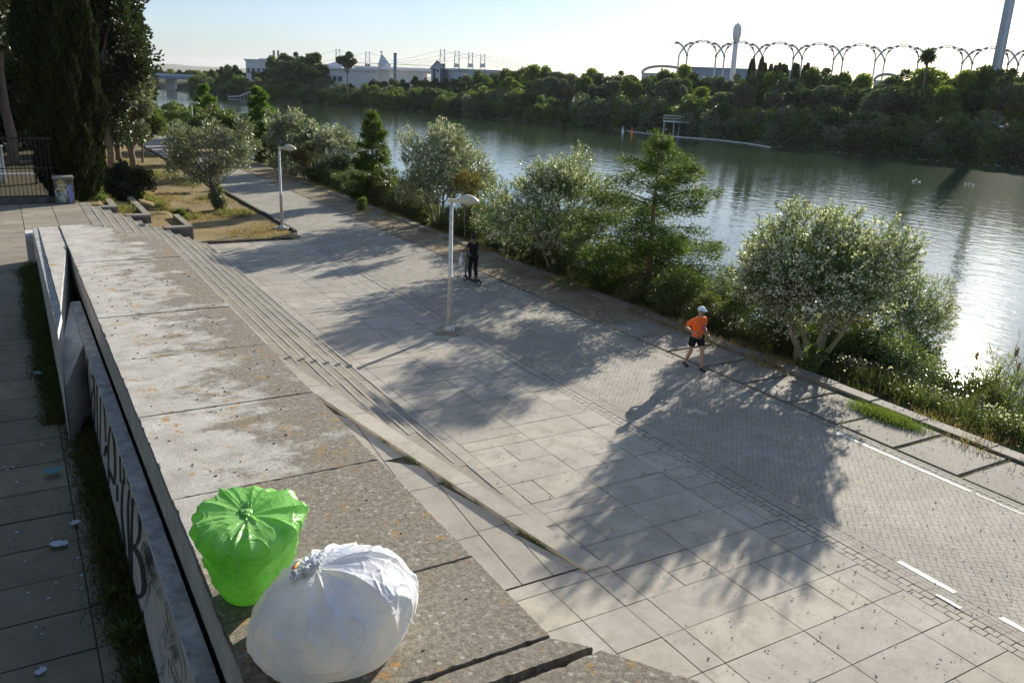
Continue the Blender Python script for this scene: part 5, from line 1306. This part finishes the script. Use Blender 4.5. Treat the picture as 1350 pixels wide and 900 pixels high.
#PART4
# ================================================================== FAR BANK
def far_spot(px, off):
    v = ray(px, 110.); v = v/np.hypot(v[0], v[1]); d = 30.0
    while d < 900:
        x, y = v[0]*d, v[1]*d
        if x > far_x(y)+off: break
        d += .5
    return Vector((x, y, 0)), d
kinds = ['far_dark', 'far_mid', 'far_light', 'far_grey']
desc = {'far_dark': 'dark green tree in the wood on the far bank', 'far_mid': 'mid green tree in the wood on the far bank', 'far_light': 'bright yellow green tree in the wood on the far bank', 'far_grey': 'grey green tree in the wood on the far bank'}
FG = {k: desc[k].replace('tree', 'trees') for k in kinds}
fproto = {}
for ki, k in enumerate(kinds):
    for s in range(2):
        t = broadleaf('far_tree', (0, 0, 0), 10, 3.4+.6*s, 1.2+1.2*s, 6200, desc[k], FG[k], k, 400+ki*3+s, 17, .2, .55, .40, cmin=.30, cmax=.50)
        fproto[(k, s)] = t
fused = set()
def place_far(k, s, p, h, w=1.0, label=None, rz=0):
    pr = fproto[(k, s)]; o = pr if (k, s) not in fused else copy_tree(pr); fused.add((k, s))
    o.location = p; o.scale = (h/10*w, h/10*w, h/10); o.rotation_euler = (0, 0, rz)
    if label: o['label'] = label
    return o
sky_prof = [(255, 103), (270, 97), (290, 88), (305, 83), (322, 92), (350, 92), (360, 78), (380, 70), (405, 67), (422, 74), (432, 90), (448, 97), (475, 98), (500, 104), (540, 103), (562, 101), (590, 104), (612, 98), (640, 95), (680, 92), (702, 88), (732, 90), (765, 93), (785, 88), (800, 93), (830, 96),
    (860, 97), (890, 85), (903, 92), (930, 101), (962, 97), (1000, 97), (1050, 99), (1080, 92), (1110, 92), (1140, 101), (1152, 106), (1180, 96), (1203, 90), (1232, 97), (1262, 95), (1300, 93), (1360, 91), (1420, 90), (1480, 92)]
def prof_y(px):
    for (a, ya), (c, yc) in zip(sky_prof[:-1], sky_prof[1:]):
        if a <= px <= c: return ya+(yc-ya)*(px-a)/(c-a)
    return 100 if px < 255 else 92
rgf = random.Random(77)
px = 262.0
while px < 1900:       # skyline row, extended unseen past the frame to shade the river
    off = rgf.uniform(26, 40) if px > 430 else rgf.uniform(14, 22)
    p, d = far_spot(px, off); p.z = 1.4; top = prof_y(px)+rgf.uniform(-1, 2.5); h = z_at(p, top)-p.z
    k = rgf.choice(['far_dark', 'far_mid', 'far_mid', 'far_light', 'far_grey']) if px > 620 else rgf.choice(['far_dark', 'far_dark', 'far_dark', 'far_grey', 'far_mid'])
    place_far(k, rgf.randint(0, 1), p, max(5, h), rgf.uniform(.85, 1.15), rz=rgf.uniform(0, 6))
    px += max(8, 1111*4.6/d*rgf.uniform(.75, 1.1))
px = 266.0
while px < 1450:       # middle row
    p, d = far_spot(px, rgf.uniform(14, 22) if px > 430 else rgf.uniform(7, 12)); p.z = 1.2; hor = HY0+(px-250)*TILT
    top = prof_y(px)+rgf.uniform(8, 22)*(1 if px > 430 else .9); h = z_at(p, top)-p.z
    k = rgf.choice(['far_dark', 'far_mid', 'far_light', 'far_grey', 'far_grey', 'far_mid']) if px > 620 else rgf.choice(['far_dark', 'far_dark', 'far_grey'])
    place_far(k, rgf.randint(0, 1), p, max(3.5, h), rgf.uniform(.9, 1.35), rz=rgf.uniform(0, 6))
    px += max(9, 1111*5.0/d*rgf.uniform(.8, 1.15))
# waterside bushes
SBG = 'dark bushes overhanging the water on the far bank'
bp = {}
for s in range(3):
    bp[s] = broadleaf('far_bush', (0, 0, 0), 4, 2.6, -.6, 3600, 'dark bush overhanging the water on the far bank', SBG, ('far_dark', 'far_mid', 'far_grey')[s], 430+s, 22, .1, .50, .32, cat='shrub', trunkpart='stem', cmin=.4, cmax=.6)
bu = set(); px = 255.0
while px < 1440:
    for off in (1.6, 6.0):
        p, d = far_spot(px, off+rgf.uniform(-.8, .8)); p.z = -2.2 if off < 3 else -.3; s = rgf.randint(0, 2)
        o = bp[s] if s not in bu else copy_tree(bp[s]); bu.add(s); o.location = p; q = rgf.uniform(.75, 1.25)*(1.0 if off < 3 else 1.15); o.scale = (q*1.1, q*1.1, q); o.rotation_euler = (0, 0, rgf.uniform(0, 6))
    px += max(5, 1111*4.0/d*rgf.uniform(.7, 1.05))
# distant trees around the bridge
px = 196.0
while px < 300:
    for D_, top in ((470, 100), (640, 96)):
        p = at_dist(px+rgf.uniform(-3, 3), 110, D_*rgf.uniform(.95, 1.05)); p.z = 0; 
        if D_ == 470 and (px < 262): continue
        h = z_at(p, top+rgf.uniform(-1, 2))
        place_far(rgf.choice(['far_mid', 'far_dark', 'far_light']), rgf.randint(0, 1), p, max(7, h), 1.5, rz=rgf.uniform(0, 6))
    px += rgf.uniform(8, 12)
# the tall gappy tree in the middle and slim cypresses, palm
p, d = far_spot(458, 9); p.z = .5
broadleaf('eucalyptus_tree', p, z_at(p, 68)-.5, 3.4, 8.5, 4200, 'tall open crowned tree on the far bank standing clear of the wood', None, 'far_grey', 441, 16, .3, .6, .4, cmin=.22, cmax=.36)
def slim(px, off, top, r, lab):
    p, d = far_spot(px, off); p.z = 1; h = z_at(p, top)-1; t = empty('slim_cypress', p); tag(t, lab, 'tree', 'slim dark cypresses on the far bank'); rng = np.random.default_rng(int(px)); n = 1500
    b = MB(); b.tube([(0, 0, -.2), (0, 0, h*.9)], [.2, .04], 6); b.build('trunk', M['bark'], t)
    z = h*rng.random(n)**.9; u = z/h; q = r*np.sin(np.pi*np.clip(u*.93+.07, 0, 1))**.6*(.6+.4*rng.random(n)); a = rng.uniform(0, 6.28, n)
    link('crown', quads_mesh('crown', leaf_quads(np.stack([np.cos(a)*q, np.sin(a)*q, z], 1), np.stack([np.cos(a)*.4, np.sin(a)*.4, np.ones(n)], 1), .8, .3, rng)), M['far_dark'], t)
slim(989, 18, 80, 1.0, 'taller pair member of the slim dark cypresses, the leftmost one'); slim(1001, 20, 79, .8, 'slim dark cypress just right of the leftmost one')
for i, px in enumerate((1006, 1014, 1020, 1025, 1030, 1034, 1045, 1049, 1058, 1062)): slim(px, 34, 86+(i % 3)*1.5, .75, 'short slim cypress in the row behind the wood')
p, d = far_spot(1217, 24); p.z = 1; h = z_at(p, 75)-1; t = empty('palm_tree', p); tag(t, 'single fan palm rising above the wood in front of the arches', 'palm')
b = MB(); b.tube([(0, 0, 0), (.2, 0, h*.5), (.1, 0, h)], [.3, .22, .2], 8); b.build('trunk', M['bark'], t)
rng = np.random.default_rng(8); n = 420; D = unit(rng.normal(size=(n, 3))+np.array((0, 0, .15))); link('crown', quads_mesh('crown', leaf_quads(np.array([(.1, 0, h)]*n), D, rng.uniform(1.3, 2.2, n), .28, rng)), M['far_dark'], t)

# ------------------------------------------------------------------ far structures
def pv(px, py, D_): return at_dist(px, py, D_)
# road bridge over the river
bA = pv(150, 103, 450); bB = pv(280, 108.5, 470); d = (bB-bA); d.z = 0; L = d.length; d.normalize(); nrm = Vector((-d.y, d.x, 0))
br = empty('road_bridge', (bA.x, bA.y, -2.5)); tag(br, 'long low bluish road bridge crossing the river far upstream', 'bridge')
zd = 5.2
def bx(b, s0, s1, t0, t1, z0, z1):
    c = d*((s0+s1)/2)+nrm*((t0+t1)/2); b.obox((c.x, c.y, (z0+z1)/2), d, nrm, (0, 0, 1), (s1-s0)/2, (t1-t0)/2, (z1-z0)/2)
b = MB(); bx(b, 0, L, 0, 14, zd, zd+1.5); b.build('deck', M['roofblue'], br)
b = MB(); bx(b, 0, L, .2, .5, zd+1.51, zd+2.5); b.build('parapet', M['fargrey'], br)
for i in range(4):
    b = MB(); s = L*(i+.5)/4; bx(b, s-.6, s+.6, 2, 12, -1, zd-.02); b.build('pier', M['farpale'], br)
# jetty on the far bank near the bridge
p, _ = far_spot(318, -4); t = empty('landing_stage', (p.x, p.y, -2.5)); tag(t, 'pale sloping gangway to a landing stage below the far left wood', 'jetty')
e = Vector((8, 14, 0)).normalized()
b = MB(); b.tube([(-10, -6, .7), (-2, -1, 1.0), (7, 3, 4.2)], .45, 6); b.build('gangway', M['farpale'], t)
for i in range(4): b = MB(); b.tube([(-1+2.4*i, -.6+1.1*i, -1), (-1+2.4*i, -.6+1.1*i, 1.2+.8*i)], .16, 6); b.build('pile', M['farpale'], t)
t.scale = (.6, .6, .6)
# white-railed fishing platform
p, dd = far_spot(897, -2.0); t = empty('river_platform', (p.x, p.y, -2.5), -SUN_AZ*0); tag(t, 'small pale railed platform on stilts over the water by the far wood', 'platform')
A = pv(880, 160, dd); B_ = pv(916, 162, dd); ax = (B_-A); ax.z = 0; wL = ax.length; ax.normalize(); ay = Vector((-ax.y, ax.x, 0))
zt = z_at((p.x, p.y, -2.5), 160)+2.5
def ob(b, s, tt, z, hs, ht, hz): c = ax*s+ay*tt; b.obox((c.x, c.y, z), ax, ay, (0, 0, 1), hs, ht, hz)
b = MB(); ob(b, 0, 1.5, zt-.15, wL/2, 1.6, .12); b.build('deck', M['farpale'], t)
b = MB()
for z in (.5, 1.1): ob(b, 0, 0, zt+z, wL/2, .03, .04); ob(b, 0, 3, zt+z, wL/2, .03, .04)
for i in range(9): ob(b, -wL/2+wL*i/8, 0, zt+.5, .03, .03, .62)
b.build('railing', M['farpale'], t)
for s in (-.46, -.1, .1, .42):
    b = MB(); ob(b, s*wL, .4, (zt-.3)/2-.4, .11, .11, (zt-.3)/2+.4); ob(b, s*wL, 2.6, (zt-.3)/2-.4, .11, .11, (zt-.3)/2+.4); b.build('stilt', M['fargrey'], t)
# buoys, floating boom, ducks
def buoy(px, py, s, mat, lab, g='river buoys'):
    p = at(px, py, -2.5); t = empty('buoy', p); tag(t, lab, 'buoy', g); b = MB(); b.lathe([(.05, -.3), (.35*s, -.2), (.40*s, .2*s), (.22*s, .6*s), (.10*s, 1.1*s), (.04*s, 1.3*s)], n=10); b.build('float', mat, t, smooth=True)
    b = MB(); b.ball((0, 0, 1.35*s), .14*s, 8, 6); b.build('top_mark', mat, t)
buoy(833, 176, .9, M['buoy_o'], 'orange buoy at the end of the floating boom'); buoy(821, 174, .8, M['buoy_w'], 'pale slim buoy just left of the orange one')
buoy(417, 135, 2.0, M['buoy_w'], 'white buoy off the wood below the tall open tree'); buoy(430, 138, .5, M['buoy_o'], 'tiny reddish buoy right of the white one far upstream')
b = MB(); pr = [(822, 172), (860, 177), (900, 181), (940, 184), (985, 189), (1020, 195)]
P_ = [at(x, y, -2.47) for x, y in pr]; n = 0
V = []
for a_, c_ in zip(P_[:-1], P_[1:]):
    for i in range(10):
        q = a_.lerp(c_, i/10); V.append(q)
b.tube([tuple(v+Vector((0, 0, random.uniform(-.02, .03)))) for v in V], .10, 6); tag(b.build('floating_boom', M['farpale']), 'thin pale floating boom running along the far side of the river', 'boom')
rgd = random.Random(4)
V = []
for i in range(90):
    u = rgd.random(); px_ = 985+u*360; py_ = 189+u*30+rgd.uniform(-2, 3)
    q = at(px_, py_, -2.488); s = rgd.uniform(.12, .8); V.append([(q.x-s, q.y-s*.25, q.z), (q.x+s*.3, q.y-s*.3, q.z), (q.x+s, q.y+s*.3, q.z), (q.x-s*.2, q.y+s*.2, q.z)])
tag(link('river_foam', quads_mesh('river_foam', np.array(V)), M['farpale']), 'broken streaks of pale foam drifting near the far bank', 'foam', kind='stuff')
def duck(px, py, lab):
    p = at(px, py, -2.5); t = empty('duck', p, rgd.uniform(0, 6)); tag(t, lab, 'bird', 'white birds on the river'); b = MB(); b.ball((0, 0, .10), .2, 10, 8, (1.5, .85, .75)); b.tube([(.24, 0, .15), (.30, 0, .32), (.34, 0, .40)], [.08, .05, .06], 8); b.tube([(.36, 0, .40), (.46, 0, .38)], [.03, .015], 6); b.tube([(-.22, 0, .14), (-.40, 0, .22)], [.08, .02], 6); b.build('body', M['buoy_w'], t, smooth=True); t.scale = (.45, .45, .45)
for i, (a_, c_) in enumerate(((1204, 239), (1208, 237), (1212, 240), (1273, 243), (1278, 243), (1283, 244), (1092, 196))):
    duck(a_, c_, 'white bird in the loose group of three left of the mast reflection' if i < 3 else 'white bird in the short line of three near the right edge' if i < 6 else 'lone bird close to the far bank bushes')
# lamp on the far bank, flood-light mast
p, dd = far_spot(1332, 2.5); p.z = -.5; h = z_at(p, 168)+.5; t = empty('street_lamp', p); tag(t, 'small lamp with bright head on the far bank near the right edge', 'street lamp')
b = MB(); b.tube([(0, 0, 0), (0, 0, h)], [.09, .06], 8); b.build('pole', M['farpale'], t); b = MB(); b.ball((0, 0, h+.1), .38, 10, 6, (1, 1, .5)); b.build('lamp_head', M['buoy_w'], t)
A = pv(1312, 100, 215); t = empty('floodlight_mast', (A.x, A.y, 1)); tag(t, 'thick pale mast leaving the top of the view at the right', 'mast')
w = 11*215/1180/2
b = MB(); b.lathe([(w*1.05, 0), (w*.93, 45)], n=12); b.build('shaft', M['fargrey'], t, smooth=True)
b = MB(); b.box(-w*.25-w*.80, -w*.9, 0, -w*.25+w*.1, -w*.5, 44); o = b.build('cable_duct', M['metal'], t)
for z in range(0, 44, 6):
    pass
# rocket
A = pv(966, 95, 330); t = empty('rocket_replica', (A.x, A.y, 1)); tag(t, 'white rocket replica standing behind the row of arches', 'rocket')
s = 330/1120
zt = z_at((A.x, A.y, 1), 30)-1; zs = z_at((A.x, A.y, 1), 56)-1
b = MB(); b.lathe([(3.6*s, 0), (3.3*s, zs*.5), (2.9*s, zs)], n=18); b.build('stage', M['farpale'], t, smooth=True)
b = MB(); b.lathe([(3.0*s, zs), (4.9*s, zs+2.2), (4.9*s, zs+(zt-zs)*.72), (3.4*s, zs+(zt-zs)*.88), (1.2*s, zt-.4), (.2, zt)], n=18); b.build('fairing', M['farpale'], t, smooth=True)
# row of arches
AA = Vector((204, 238, 0)); AB = Vector((270, 157, 0)); dl = (AB-AA).normalized()
def line_s(px):
    v = ray(px, 100); a = np.array([[v[0], -dl.x], [v[1], -dl.y]]); r = np.linalg.solve(a, np.array([AA.x, AA.y])); return r[1]
posts = [(892.6, 902), (937, 947.4), (983.7, 994.5), (1032, 1044), (1083.5, 1096), (1137.3, 1150.4), (1193.9, 1207.4), (1254, 1268), (1318, 1331.3), (1388, 1402)]
ZP = 19.0; pts = [(line_s(a_), line_s(c_)) for a_, c_ in posts]
def lp(s, z, o=0): return Vector((AA.x+dl.x*s-dl.y*o, AA.y+dl.y*s+dl.x*o, z))
at_ = empty('arch_row', (AA.x, AA.y, 1.5)); tag(at_, 'long row of slender steel lattice arches beyond the wood', 'arches')
def ap(b, name, mat=M['archsteel']):
    o = b.build(name, mat, at_); o.location = (-AA.x, -AA.y, -1.5); return o
per = (pts[-1][0]-pts[0][0])/9; gap = sum(c_-a_ for a_, c_ in pts)/10; P0 = pts[0][0]
def truss(b, P, w=.32):
    for o in (-w, w): b.tube([p+Vector((0, 0, o)) for p in P], .17, 4, False)
    for i in range(len(P)-1): b.tube([P[i]+Vector((0, 0, w if i % 2 else -w)), P[i+1]+Vector((0, 0, -w if i % 2 else w))], .09, 4, False)
for i in range(10):
    sa = P0+per*i; sb = sa+gap
    for s_ in (sa, sb): b = MB(); b.box(0, 0, 0, 0, 0, 0); b = MB(); b.tube([lp(s_, 1.5), lp(s_, ZP)], .28, 6); ap(b, 'post')
    sc_ = sa+per; W_ = sc_-sb
    b = MB(); js_ = []
    big_ = [lp(sb+W_*(.5-.5*cos(pi*k/16)), ZP+4.7*sin(pi*k/16)**.85) for k in range(17)]; truss(b, big_, .30); js_ += [big_[k] for k in (0, 3, 6, 10, 13, 16)]
    r1 = [lp(sa+(gap+1.9)*u, ZP+4.0*sin(u*pi/2*1.22)**.9) for u in (0, .15, .3, .45, .6, .8, 1)]; truss(b, r1, .24); js_ += [r1[3], r1[5]]
    r0 = [lp(sb-(gap+1.9)*u, ZP+4.0*sin(u*pi/2*1.22)**.9) for u in (0, .15, .3, .45, .6, .8, 1)]; truss(b, r0, .24); js_ += [r0[5]]
    b.tube([lp(sa, ZP-3), lp(sb, ZP-3)], .07, 4); ap(b, 'arch')
    for j_ in js_: b = MB(); b.obox(j_, dl, (-dl.y, dl.x, 0), (0, 0, 1), .36, .3, .32); ap(b, 'joint', M['joint_ball'])
    b = MB()
    for k in range(1, 22):
        a_ = pi*k/22; c_ = lp(sb+W_*(.5-.42*cos(a_)), ZP-3.2+6.2*sin(a_)); b.ball(tuple(c_), .11, 5, 4)
    ap(b, 'mist_nozzles')
# stadium / long low roof, domes
A = pv(850, 92, 420); Bq = pv(1085, 101, 420)
def slabwall(name, A, B_, zt, depth, mat, label, cat, roofmat=None, z0=1, win=0):
    d_ = (B_-A); d_.z = 0; L = d_.length; d_.normalize(); n_ = Vector((-d_.y, d_.x, 0))*(-1 if (-d_.y*A.x+d_.x*A.y) < 0 else 1)
    t = empty(name, (A.x, A.y, z0)); tag(t, label, cat); c = d_*(L/2)+n_*(depth/2)
    b = MB(); b.obox((c.x, c.y, (zt-z0)/2), d_, n_, (0, 0, 1), L/2, depth/2, (zt-z0)/2); b.build('walls', mat, t)
    b = MB(); b.obox((c.x, c.y, zt-z0+.35), d_, n_, (0, 0, 1), L/2+.5, depth/2+.5, .34); b.build('roof', roofmat or mat, t)
    if win:
        for k in range(win):
            q = d_*(L*(k+.5)/win)-n_*.05; b = MB(); b.obox((q.x, q.y, (zt-z0)*.62), d_, n_, (0, 0, 1), L/win*.3, .06, (zt-z0)*.10); b.build('window', M['fardark'], t)
    return t, d_, n_, L
def zz(px, py, D_): return at_dist(px, py, D_).z
slabwall('stadium', pv(905, 92, 400), pv(1075, 100, 400), zz(985, 93, 400), 60, M['roofblue'], 'long low dull blue stadium roof behind the arches', 'stadium')
def lattice_dome(px0, px1, top, base, D_, label, mat):
    A = pv(px0, base, D_); B_ = pv(px1, base, D_); d_ = B_-A; d_.z = 0; L = d_.length; d_.normalize(); H = zz((px0+px1)/2, top, D_)-1
    t = empty('arched_hall', (A.x, A.y, 1)); tag(t, label, 'hall'); zb = max(2, A.z-1)
    for k, o_ in enumerate((0, 6, 12)):
        b = MB(); P = [Vector((d_.x*L*(.5-.5*cos(pi*i/14))-d_.y*o_, d_.y*L*(.5-.5*cos(pi*i/14))+d_.x*o_, zb+(H-zb)*sin(pi*i/14)**.8)) for i in range(15)]; b.tube(P, .35, 5); b.build('rib', mat, t)
    b = MB(); V = []
    for i in range(15):
        for o_ in (.5, 12): V.append((d_.x*L*(.5-.5*cos(pi*i/14))-d_.y*o_, d_.y*L*(.5-.5*cos(pi*i/14))+d_.x*o_, zb+(H-zb)*sin(pi*i/14)**.8-.2))
    b.add(V, [(2*i, 2*i+1, 2*i+3, 2*i+2) for i in range(14)]); b.build('roof_skin', M['farpale'], t)
    b = MB(); b.add([(0, 0, -1), (d_.x*L, d_.y*L, -1), (d_.x*L, d_.y*L, zb+.3), (0, 0, zb+.3)], [(0,1,2,3)]); b.build('walls', M['fargrey'], t)
lattice_dome(846, 906, 87, 97, 330, 'pale arched hall roof left of the row of arches', M['fargrey']); lattice_dome(1152, 1186, 97.5, 107, 300, 'small pale rounded hall roof under the arches', M['fargrey'])
# power station with two chimneys
t, d_, n_, L = slabwall('power_station', pv(324, 88, 420), pv(358, 90, 410), zz(340, 80.5, 415), 26, M['farpale'], 'blocky pale power station with two chimneys above the far left wood', 'factory', win=5)
H = zz(340, 77.5, 415)-1; c = d_*(L*.58)+n_*12; b = MB(); b.obox((c.x, c.y, H-1.0), d_, n_, (0, 0, 1), L*.30, 8, 1.2); b.build('upper_storey', M['fargrey'], t)
for f_ in (.53, .70):
    q = d_*(L*f_)+n_*10; b = MB(); b.lathe([(.62, H), (.5, zz(342, 65.5, 420)-1)], (q.x, q.y, 0), 10); b.build('chimney', M['joint_ball'], t)
# white shed with blue-grey roof
t, d_, n_, L = slabwall('white_shed', pv(424, 98, 360), pv(452, 99, 340), zz(440, 92, 350), 14, M['farpale'], 'white shed with a pale sloping roof left of the tall open tree', 'building', win=4)
H = zz(440, 92, 350)-1; b = MB(); q0 = Vector((0, 0, H+.75)); pts_ = [q0-n_*.8, q0+d_*L-n_*.8, q0+d_*L*.92+n_*7+Vector((0, 0, 2.6)), q0+d_*L*.08+n_*7+Vector((0, 0, 2.6))]; b.extr([tuple(p) for p in pts_], (0, 0, .3)); b.build('sloping_roof', M['fargrey'], t)
# exhibition halls with cable-stayed roof
slabwall('exhibition_hall', pv(470, 101, 400), pv(516, 102, 380), zz(490, 93, 390), 20, M['farpale'], 'pale exhibition hall with dark band below the cable masts', 'building', M['fargrey'])
slabwall('grey_hall', pv(583, 104, 330), pv(612, 105, 320), zz(598, 93, 325), 18, M['fargrey'], 'grey block just right of the dark gabled house', 'building', win=3)
slabwall('low_hall', pv(604, 100, 380), pv(658, 104, 370), zz(630, 94, 375), 18, M['farland'], 'low brownish hall at the right end of the cable masts', 'building', M['fargrey'])
t = empty('footbridge', pv(440, 95, 400)); t.location.z = 1; tag(t, 'long pale elevated walkway below the cable masts', 'footbridge')
A = pv(468, 90, 392); B_ = pv(572, 94.5, 345); d_ = B_-A; zd_ = A.z; o0 = t.location.copy()
b = MB(); b.tube([tuple(A-o0), tuple(B_-o0)], 1.0, 4); b.build('deck', M['farpale'], t)
b = MB(); 
for k in range(30): q = A.lerp(B_, k/29)-o0; b.tube([tuple(q+Vector((0, 0, .8))), tuple(q+Vector((0, 0, 2.2)))], .09, 4)
b.tube([tuple(A-o0+Vector((0, 0, 2.2))), tuple(B_-o0+Vector((0, 0, 2.2)))], .10, 4); b.build('railing', M['farpale'], t)
for k in (.1, .5, .9): q = A.lerp(B_, k)-o0; b = MB(); b.tube([(q.x, q.y, 0), (q.x, q.y, q.z)], .8, 6); b.build('pier', M['farpale'], t)
MG = 'twin-legged cable masts over the exhibition halls'
ml = [(446, 64.5, 400), (485, 68, 392), (583, 65, 345), (602, 67, 350), (620, 69.5, 355), (636, 71.5, 360)]
prev = None
for i, (px_, top, D_) in enumerate(ml):
    p = at_dist(px_, 95, D_); p.z = 1; H = z_at(p, top)-1; m = z_at(p, 88)-1; t = empty('cable_mast', p); tag(t, ['leftmost cable mast, left of the tall open tree', 'cable mast between the tall open tree and the pyramid', 'cable mast above the dark gabled house', 'second cable mast right of the gabled house', 'third cable mast right of the gabled house', 'rightmost of the twin-legged cable masts'][i], 'mast', MG)
    v = Vector((p.y, -p.x, 0)).normalized()
    b = MB()
    for q in (-1, 1): b.tube([tuple(v*q*1.5), tuple(v*q*.75+Vector((0, 0, H)))], .17, 5)
    for k in range(7): z0_, z1_ = H*(.35+.09*k), H*(.35+.09*(k+1)); w0, w1 = 1.5-.75*z0_/H, 1.5-.75*z1_/H; b.tube([tuple(v*w0*(1 if k % 2 else -1)+Vector((0, 0, z0_))), tuple(v*w1*(-1 if k % 2 else 1)+Vector((0, 0, z1_)))], .07, 4)
    b.build('leg_frame', M['fargrey'], t)
    b = MB()
    for q, ln in ((-1, 26), (1, 26)): b.tube([(0, 0, H-.3), tuple(v*q*ln*.5+Vector((0, 0, H-(H-m)*.62))), tuple(v*q*ln+Vector((0, 0, m)))], .045, 4)
    b.build('stay_cable', M['fargrey'], t)
    b = MB(); b.obox((0, 0, m+.4), v, (v.y, -v.x, 0), (0, 0, 1), 1.1, .8, .7); b.build('saddle', M['fardark' if i in (1, 2) else 'fargrey'], t)
# pyramid, chimney, gabled house
p = at_dist(507, 96, 375); p.z = 1; t = empty('pyramid_building', p); tag(t, 'grey leaning pyramid shaped building behind the elevated walkway', 'building'); Hb = z_at(p, 94)-1; Ht = z_at(p, 70)-1; v = Vector((p.y, -p.x, 0)).normalized(); f_ = Vector((p.x, p.y, 0)).normalized(); s = 375/1150
b = MB(); base = [v*-9*s, v*8.5*s, v*8.5*s+f_*8, v*-9*s+f_*8]; mid = [v*-8*s, v*7.5*s, v*7.5*s+f_*7, v*-8*s+f_*7]; topv = v*-4*s+f_*4+Vector((0, 0, Ht)); zs_ = z_at(p, 82)-1
b.add([tuple(q) for q in base]+[tuple(q+Vector((0, 0, zs_*.92))) for q in mid]+[tuple(topv)], [(0,1,5,4), (1,2,6,5), (2,3,7,6), (3,0,4,7), (4,5,8), (5,6,8), (6,7,8), (7,4,8)]); b.build('shell', M['fargrey'], t)
b = MB(); b.tube([tuple(topv), tuple(topv+Vector((0, 0, .8)))], .5, 6); b.build('cap', M['farpale'], t)
p = at_dist(521, 98, 340); p.z = 1; t = empty('tall_chimney', p); tag(t, 'single thin grey chimney right of the pyramid', 'chimney'); H = z_at(p, 72)-1; b = MB(); b.lathe([(.75, 0), (.6, H)], n=10); b.build('shaft', M['roofblue'], t); b = MB(); b.lathe([(.68, H), (.68, H+.5)], n=10); b.build('rim', M['fardark'], t)
A = at_dist(568, 100, 325); A.z = 1; B_ = at_dist(585, 100, 325); t = empty('gabled_house', A); tag(t, 'narrow white and dark striped house with a steep gable', 'house'); d_ = (B_-A); d_.z = 0; L = d_.length; d_.normalize(); n_ = Vector((-d_.y, d_.x, 0))
H = z_at(A, 90)-1; Hg = z_at(A, 80.5)-1
g = [Vector((0, 0, 0)), d_*L, d_*L+Vector((0, 0, H)), d_*L*.48+Vector((0, 0, Hg)), Vector((0, 0, H))]
b = MB(); b.extr([tuple(q) for q in g], tuple(n_*9)); b.build('walls', M['farpale'], t)
b = MB(); b.obox(tuple(d_*L*.24-n_*.15+Vector((0, 0, H*.5))), d_, n_, (0, 0, 1), L*.10, .12, H*.5); b.obox(tuple(d_*L*.86-n_*.15+Vector((0, 0, H*.5))), d_, n_, (0, 0, 1), L*.14, .12, H*.5); b.build('dark_panel', M['fardark'], t)
for z in (.3, .62, .92): b = MB(); b.obox(tuple(d_*L*.52-n_*.14+Vector((0, 0, H*z))), d_, n_, (0, 0, 1), L*.07, .1, .5); b.build('window', M['fardark'], t)
for q in (0, 1):
    b = MB(); e0 = g[4] if q == 0 else g[2]; e1 = g[3]; out = (e0-e1).normalized()*.7; b.extr([tuple(e1-n_*.8+Vector((0, 0, .05))), tuple(e0+out-n_*.8+Vector((0, 0, .05))), tuple(e0+out-n_*.8+Vector((0, 0, .45))), tuple(e1-n_*.8+Vector((0, 0, .45)))], tuple(n_*10.6)); b.build('roof', M['fargrey'], t)

# pale summer haze over the river
b = MB(); b.box(-3100, -500, -6, 5300, 6100, 75)
m, nt, out = new_mat('summer_haze'); pv_ = N(nt, 'ShaderNodeVolumePrincipled'); pv_.inputs['Color'].default_value = (.93, .96, 1, 1); pv_.inputs['Density'].default_value = .00004; pv_.inputs['Anisotropy'].default_value = .3
nt.links.new(pv_.outputs[0], out.inputs['Volume'])
o = b.build('haze', m); o['kind'] = 'stuff'; o['label'] = 'thin pale summer haze over the river'
